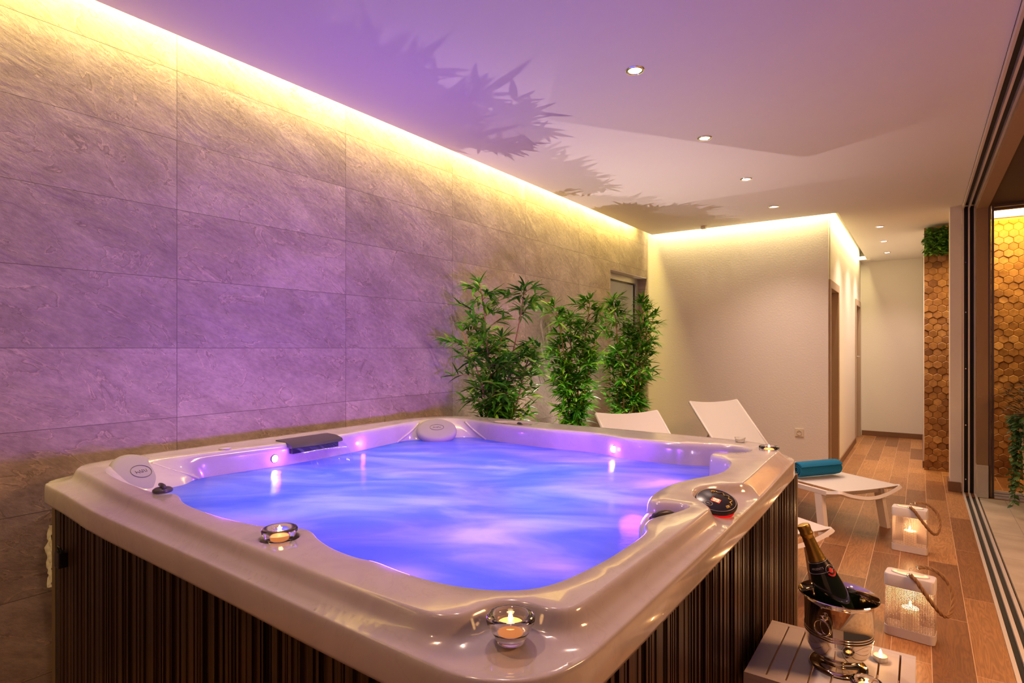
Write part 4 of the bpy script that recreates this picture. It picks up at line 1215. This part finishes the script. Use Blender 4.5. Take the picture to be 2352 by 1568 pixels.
# towel roll
bm = bmesh.new()
tw = thing('towel', 'rolled teal blue towel lying on the farther sun lounger', 'towel', (-.655, 4.985, .3405), math.atan2(.818, .575))
prof = []
turns = 3.1; n = 110
for i in range(n + 1):
    a = i / n * turns * 2 * PI; r = .010 + (.062 - .010) * (i / n)
    prof.append((r, a))
def tp_(r, a): return (r * math.cos(a + 2.0), .062 + r * math.sin(a + 2.0) * .97)
inner = [tp_(r - .0052, a) for r, a in prof]; outer = [tp_(r + .0052, a) for r, a in prof]
loop = outer + inner[::-1]
G = []
for k_ in range(25):
    u = -0.205 + .41 * k_ / 24; e_ = abs(k_ - 12) / 12
    row = []
    for i, (yy, zz) in enumerate(loop):
        dx = .004 * noise.noise(Vector((yy * 30, zz * 30, k_ * .3)))
        f = 1 - .05 * max(0, e_ - .85) / .15 + .012 * noise.noise(Vector((u * 14, yy * 16, zz * 16)))
        row.append(bm.verts.new((u + dx, yy * f, max(.0008, .062 + (zz - .062) * f))))
    G.append(row)
m_ = len(loop)
for a, b_ in zip(G, G[1:]): bridge(bm, a, b_)
no = len(outer)
for G_ in (G[0], G[-1]):
    for i in range(no - 1):
        bm.faces.new((G_[i], G_[i + 1], G_[m_ - 2 - i], G_[m_ - 1 - i]))
obj('rolled_cloth', bm, M['towel'], tw, smooth=True, angle=60)

# ================================================================== PLANTS
def leaf(bm, p, d, ln_, wd, droop, up=Vector((0, 0, 1))):
    d = d.normalized(); s = d.cross(up)
    if s.length < .1: s = Vector((1, 0, 0))
    s.normalize(); s = (s + up * random.uniform(-.6, .6)).normalized(); nrm = s.cross(d)
    rows = []
    for t_, w_ in ((0, .08), (.22, .85), (.5, 1), (.78, .6), (1, 0)):
        c = p + d * (ln_ * t_) - Vector((0, 0, 1)) * droop * ln_ * t_ * t_
        if w_ == 0: rows.append([bm.verts.new(c)])
        else:
            h = wd * .5 * w_
            rows.append([bm.verts.new(c - s * h + nrm * h * .25), bm.verts.new(c), bm.verts.new(c + s * h + nrm * h * .25)])
    for a, b_ in zip(rows, rows[1:]):
        if len(b_) == 3:
            bm.faces.new((a[0], a[1], b_[1], b_[0])); bm.faces.new((a[1], a[2], b_[2], b_[1]))
        else:
            bm.faces.new((a[0], a[1], b_[0])); bm.faces.new((a[1], a[2], b_[0]))
def bamboo(label, loc, H, crowns, seed, spread=.30):
    random.seed(seed)
    t = thing('bamboo_plant', label, 'plant', loc)
    bm = bmesh.new(); lathe(bm, [(0, 0), (.10, 0), (.11, .01), (.135, .25), (.138, .262), (.128, .262), (.122, .235), (0, .235)], 32); p_ = obj('pot', bm, M['pot'], t, smooth=True, angle=40)
    bm = bmesh.new(); lathe(bm, [(0, .236), (.12, .236), (.12, .240), (0, .243)], 24); obj('soil', bm, M['soil'], p_)
    cb = bmesh.new(); lb = bmesh.new()
    for ci, (dx, dy, ht, gap) in enumerate(crowns):
        bx, by = random.uniform(-.05, .05), random.uniform(-.05, .05)
        pts = []; n_ = 16
        for i in range(n_ + 1):
            u = i / n_; z = .24 + (ht - .24) * u
            pts.append(Vector((bx + dx * u ** 1.6 + .006 * math.sin(i + ci), by + dy * u ** 1.6, z)))
        tube(cb, pts, [.0085 * (1 - .75 * (i / n_)) + .001 for i in range(n_ + 1)], 7)
        z = .62
        while z < ht - .01:
            u = (z - .24) / (ht - .24); c = Vector((bx + dx * u ** 1.6, by + dy * u ** 1.6, z))
            if not (gap and gap[0] < z < gap[1]):
                a = random.uniform(0, 2 * PI)
                # crown width profile
                wf = .22 + .78 * sstep(.6, 1.15, z); wf *= 1 - .55 * sstep(ht - .25, ht, z)
                L_ = spread * wf * random.uniform(.35, .95)
                dirv = Vector((math.cos(a), math.sin(a), random.uniform(.35, 1.1))).normalized()
                nb = 5; br = [c + dirv * (L_ * j / nb) + Vector((0, 0, -.25 * L_ * (j / nb) ** 2)) for j in range(nb + 1)]
                tube(cb, br, [.0026 - .0016 * j / nb for j in range(nb + 1)], 5)
                for j in range(1, nb + 1):
                    cnt = (2 + (j % 2)) if j < nb else 5
                    for _ in range(cnt):
                        a2 = a + random.gauss(0, 1.0)
                        d2 = Vector((math.cos(a2), math.sin(a2), random.uniform(-.35, 1.0)))
                        leaf(lb, br[j], d2, random.uniform(.075, .145), random.uniform(.014, .023), random.uniform(.0, .45))
            z += random.uniform(.019, .033)
        for _ in range(9):
            a2 = random.uniform(0, 2 * PI); d2 = Vector((math.cos(a2), math.sin(a2), random.uniform(.5, 2.0)))
            leaf(lb, pts[-1], d2, random.uniform(.08, .13), .017, .2)
    for b3 in (cb, lb):
        for v in b3.verts:
            v.co.x = max(v.co.x, XL + .006 - loc[0])
            if v.co.z < .98: v.co.y = max(v.co.y, 2.80 - loc[1])
    obj('canes', cb, M['cane'], t, smooth=True)
    obj('foliage', lb, M['leaf'], t)
    return t
bamboo('largest leafy bamboo plant, nearest one behind the tub corner', (-2.28, 3.07, 0), 1.75,
       [(-.10, -.08, 1.76, None), (.16, .13, 1.74, (1.33, 1.52)), (-.20, -.19, 1.44, None), (.17, .16, 1.35, None), (.02, .05, 1.40, None), (-.03, .10, 1.2, None)], 11, .27)
bamboo('middle bamboo plant against the tiled wall', (-2.33, 4.16, 0), 1.72,
       [(-.17, -.14, 1.68, (1.28, 1.42)), (.12, .12, 1.74, None), (.0, .0, 1.58, None), (.14, .14, 1.40, None), (-.12, -.06, 1.36, None)], 23, .25)
bamboo('farthest bamboo plant in front of the frosted glass door', (-2.25, 5.04, 0), 1.82,
       [(-.10, -.10, 1.78, None), (.10, .10, 1.78, None), (.16, .16, 1.6, (1.1, 1.2)), (-.04, .0, 1.5, None), (-.10, -.02, 1.3, None)], 37, .24)
# floor uplights that throw the leaf shadows on the ceiling
for (x, y, w) in ((-2.24, 3.62, 84), (-2.24, 4.62, 96)):
    t = thing('floor_uplight', 'small floor uplight under the bamboo plants', 'floor light', (x, y, 0), group='uplights at the bamboo plants')
    bm = bmesh.new(); lathe(bm, [(0, 0), (.04, 0), (.042, .03), (.036, .032), (.034, .026), (0, .026)], 24); obj('lamp_housing', bm, M['black'], t, smooth=True, angle=40)
    spot('uplight_lamp', (x, y, .05), w, (1, .77, .75), 100, 1.0, .004, (PI, 0, 0))

def tuft(name, label, cat, cx, box_, n, m, size, seed, parent=None):
    random.seed(seed); bm = bmesh.new()
    x0, x1, y0, y1, z0, z1 = box_
    for _ in range(n):
        p = Vector((random.uniform(x0, x1), random.uniform(y0, y1), random.uniform(z0, z1)))
        a = random.uniform(0, 2 * PI)
        leaf(bm, p, Vector((math.cos(a), -abs(math.sin(a)) * .8, random.uniform(-.7, .8))), random.uniform(.6, 1) * size, size * .55, .2)
    return obj(name, bm, m, parent)
t = thing('hanging_greenery', 'tuft of green foliage at the top of the hexagon tiled wall', 'plant', (0, 0, 0))
tuft('foliage', '', '', 0, (.035, .43, 7.56, 7.70, 2.32, 2.61), 900, M['moss'], .055, 5, t)
bm = bmesh.new(); box(bm, .035, .43, 7.70, 7.742, 2.34, 2.60); obj('backing_board', bm, M['soil'], t)

# planter on the terrace
t = thing('planter', 'tall tapered cream planter with shrub and trailing ivy outside the window', 'planter', (.835, 5.95, 0))
bm = bmesh.new()
def sq(s, z): return [bm.verts.new((a * s, b_ * s, z)) for a, b_ in ((-1, -1), (1, -1), (1, 1), (-1, 1))]
L1, L2, L3, L4, L5 = sq(.145, 0), sq(.195, .74), sq(.195, .76), sq(.18, .76), sq(.175, .70)
for a, b_ in ((L1, L2), (L2, L3), (L3, L4), (L4, L5)): bridge(bm, a, b_)
bm.faces.new(L1); bm.faces.new(L5)
obj('pot', bm, M['planter'], t)
random.seed(9); bm = bmesh.new()
for _ in range(1500):
    a = random.uniform(0, 2 * PI); r = random.random() ** .5; z = random.random()
    rad = .30 * (math.sin(PI * min(1, .25 + z * .72)) ** .8) * r
    leaf(bm, Vector((rad * math.cos(a), rad * math.sin(a), .76 + .40 * z)), Vector((math.cos(a), math.sin(a), random.uniform(-.2, 1.0))), random.uniform(.035, .06), .013, .1)
obj('shrub', bm, M['dry'], t)
bm = bmesh.new()
for _ in range(420):
    a = random.uniform(0, 2 * PI); r = random.uniform(.14, .27)
    leaf(bm, Vector((r * math.cos(a), r * math.sin(a), random.uniform(.72, .80))), Vector((math.cos(a), math.sin(a), random.uniform(-.8, .5))), .045, .034, .3)
for k_ in range(13):
    a = PI + random.uniform(-1.1, 1.1); r0 = .235; ln_ = random.uniform(.25, .62)
    if k_ < 5: a = PI + random.uniform(-.35, .35); ln_ = random.uniform(.5, .66); r0 = .25
    q_ = [Vector(((r0 + .012 * math.sin(j * .8 + k_)) * math.cos(a), (r0 + .012 * math.sin(j + k_)) * math.sin(a), .76 - ln_ * j / 16)) for j in range(17)]
    tube(bm, q_, .0015, 4)
    for j in range(17):
        for _ in range(2):
            b2 = random.uniform(0, 2 * PI); leaf(bm, q_[j], Vector((math.cos(b2), math.sin(b2), -.3)), random.uniform(.03, .045), .03, .3)
obj('ivy', bm, M['ivy'], t, label='green ivy trailing down the side')

# crumpled sheet between tub and wall
bm = bmesh.new(); G = []
random.seed(4)
for i in range(14):
    row = []
    for j in range(9):
        u, v = i / 13, j / 8
        x = -2.455 - .085 * u * (1 if j > 0 else 1) * (.25 + .75 * v); z = .74 - .22 * u - .0 * v
        wd = (.006 + .050 * math.sin(PI * min(1, .15 + u * .75)) ** 1.2) if u < .93 else .075 * (1 - (u - .93) * 6)
        row.append(bm.verts.new((-2.4555 - wd * v - .012 * u * v, .712 + .008 * noise.noise(Vector((i * .9, j * 1.1, 0))) + .006 * math.sin(i * 1.9 + j), .715 - .215 * u - .012 * v * u)))
    G.append(row)
for a, b_ in zip(G, G[1:]):
    for j in range(8): bm.faces.new((a[j], a[j + 1], b_[j + 1], b_[j]))
t_ = obj('plastic_sheet', bm, M['plastic_sheet'], smooth=True, label='crumpled pale plastic sheet hanging behind the left cabinet corner', cat='plastic sheet')

# ================================================================== OUTSIDE LIGHT, WORLD
area('terrace_lamp', (1.9, 2.6, 2.55), (0, math.radians(12), 0), .8, .8, (1, .46, .20), 120)
w = bpy.data.worlds.new('World'); sc.world = w; w.use_nodes = True
w.node_tree.nodes['Background'].inputs[0].default_value = (.25, .14, .10, 1); w.node_tree.nodes['Background'].inputs[1].default_value = .25

# ================================================================== CAMERA
cam = bpy.data.cameras.new('camera'); co = bpy.data.objects.new('camera', cam); C.objects.link(co)
cam.sensor_width = 36; cam.lens = 1325 / 2352 * 36; cam.shift_y = 15 / 2352; cam.clip_start = .02
co.location = (0, 0, 1.33); co.rotation_euler = (PI / 2, 0, math.atan((2115 - 1176) / 1325))
sc.camera = co
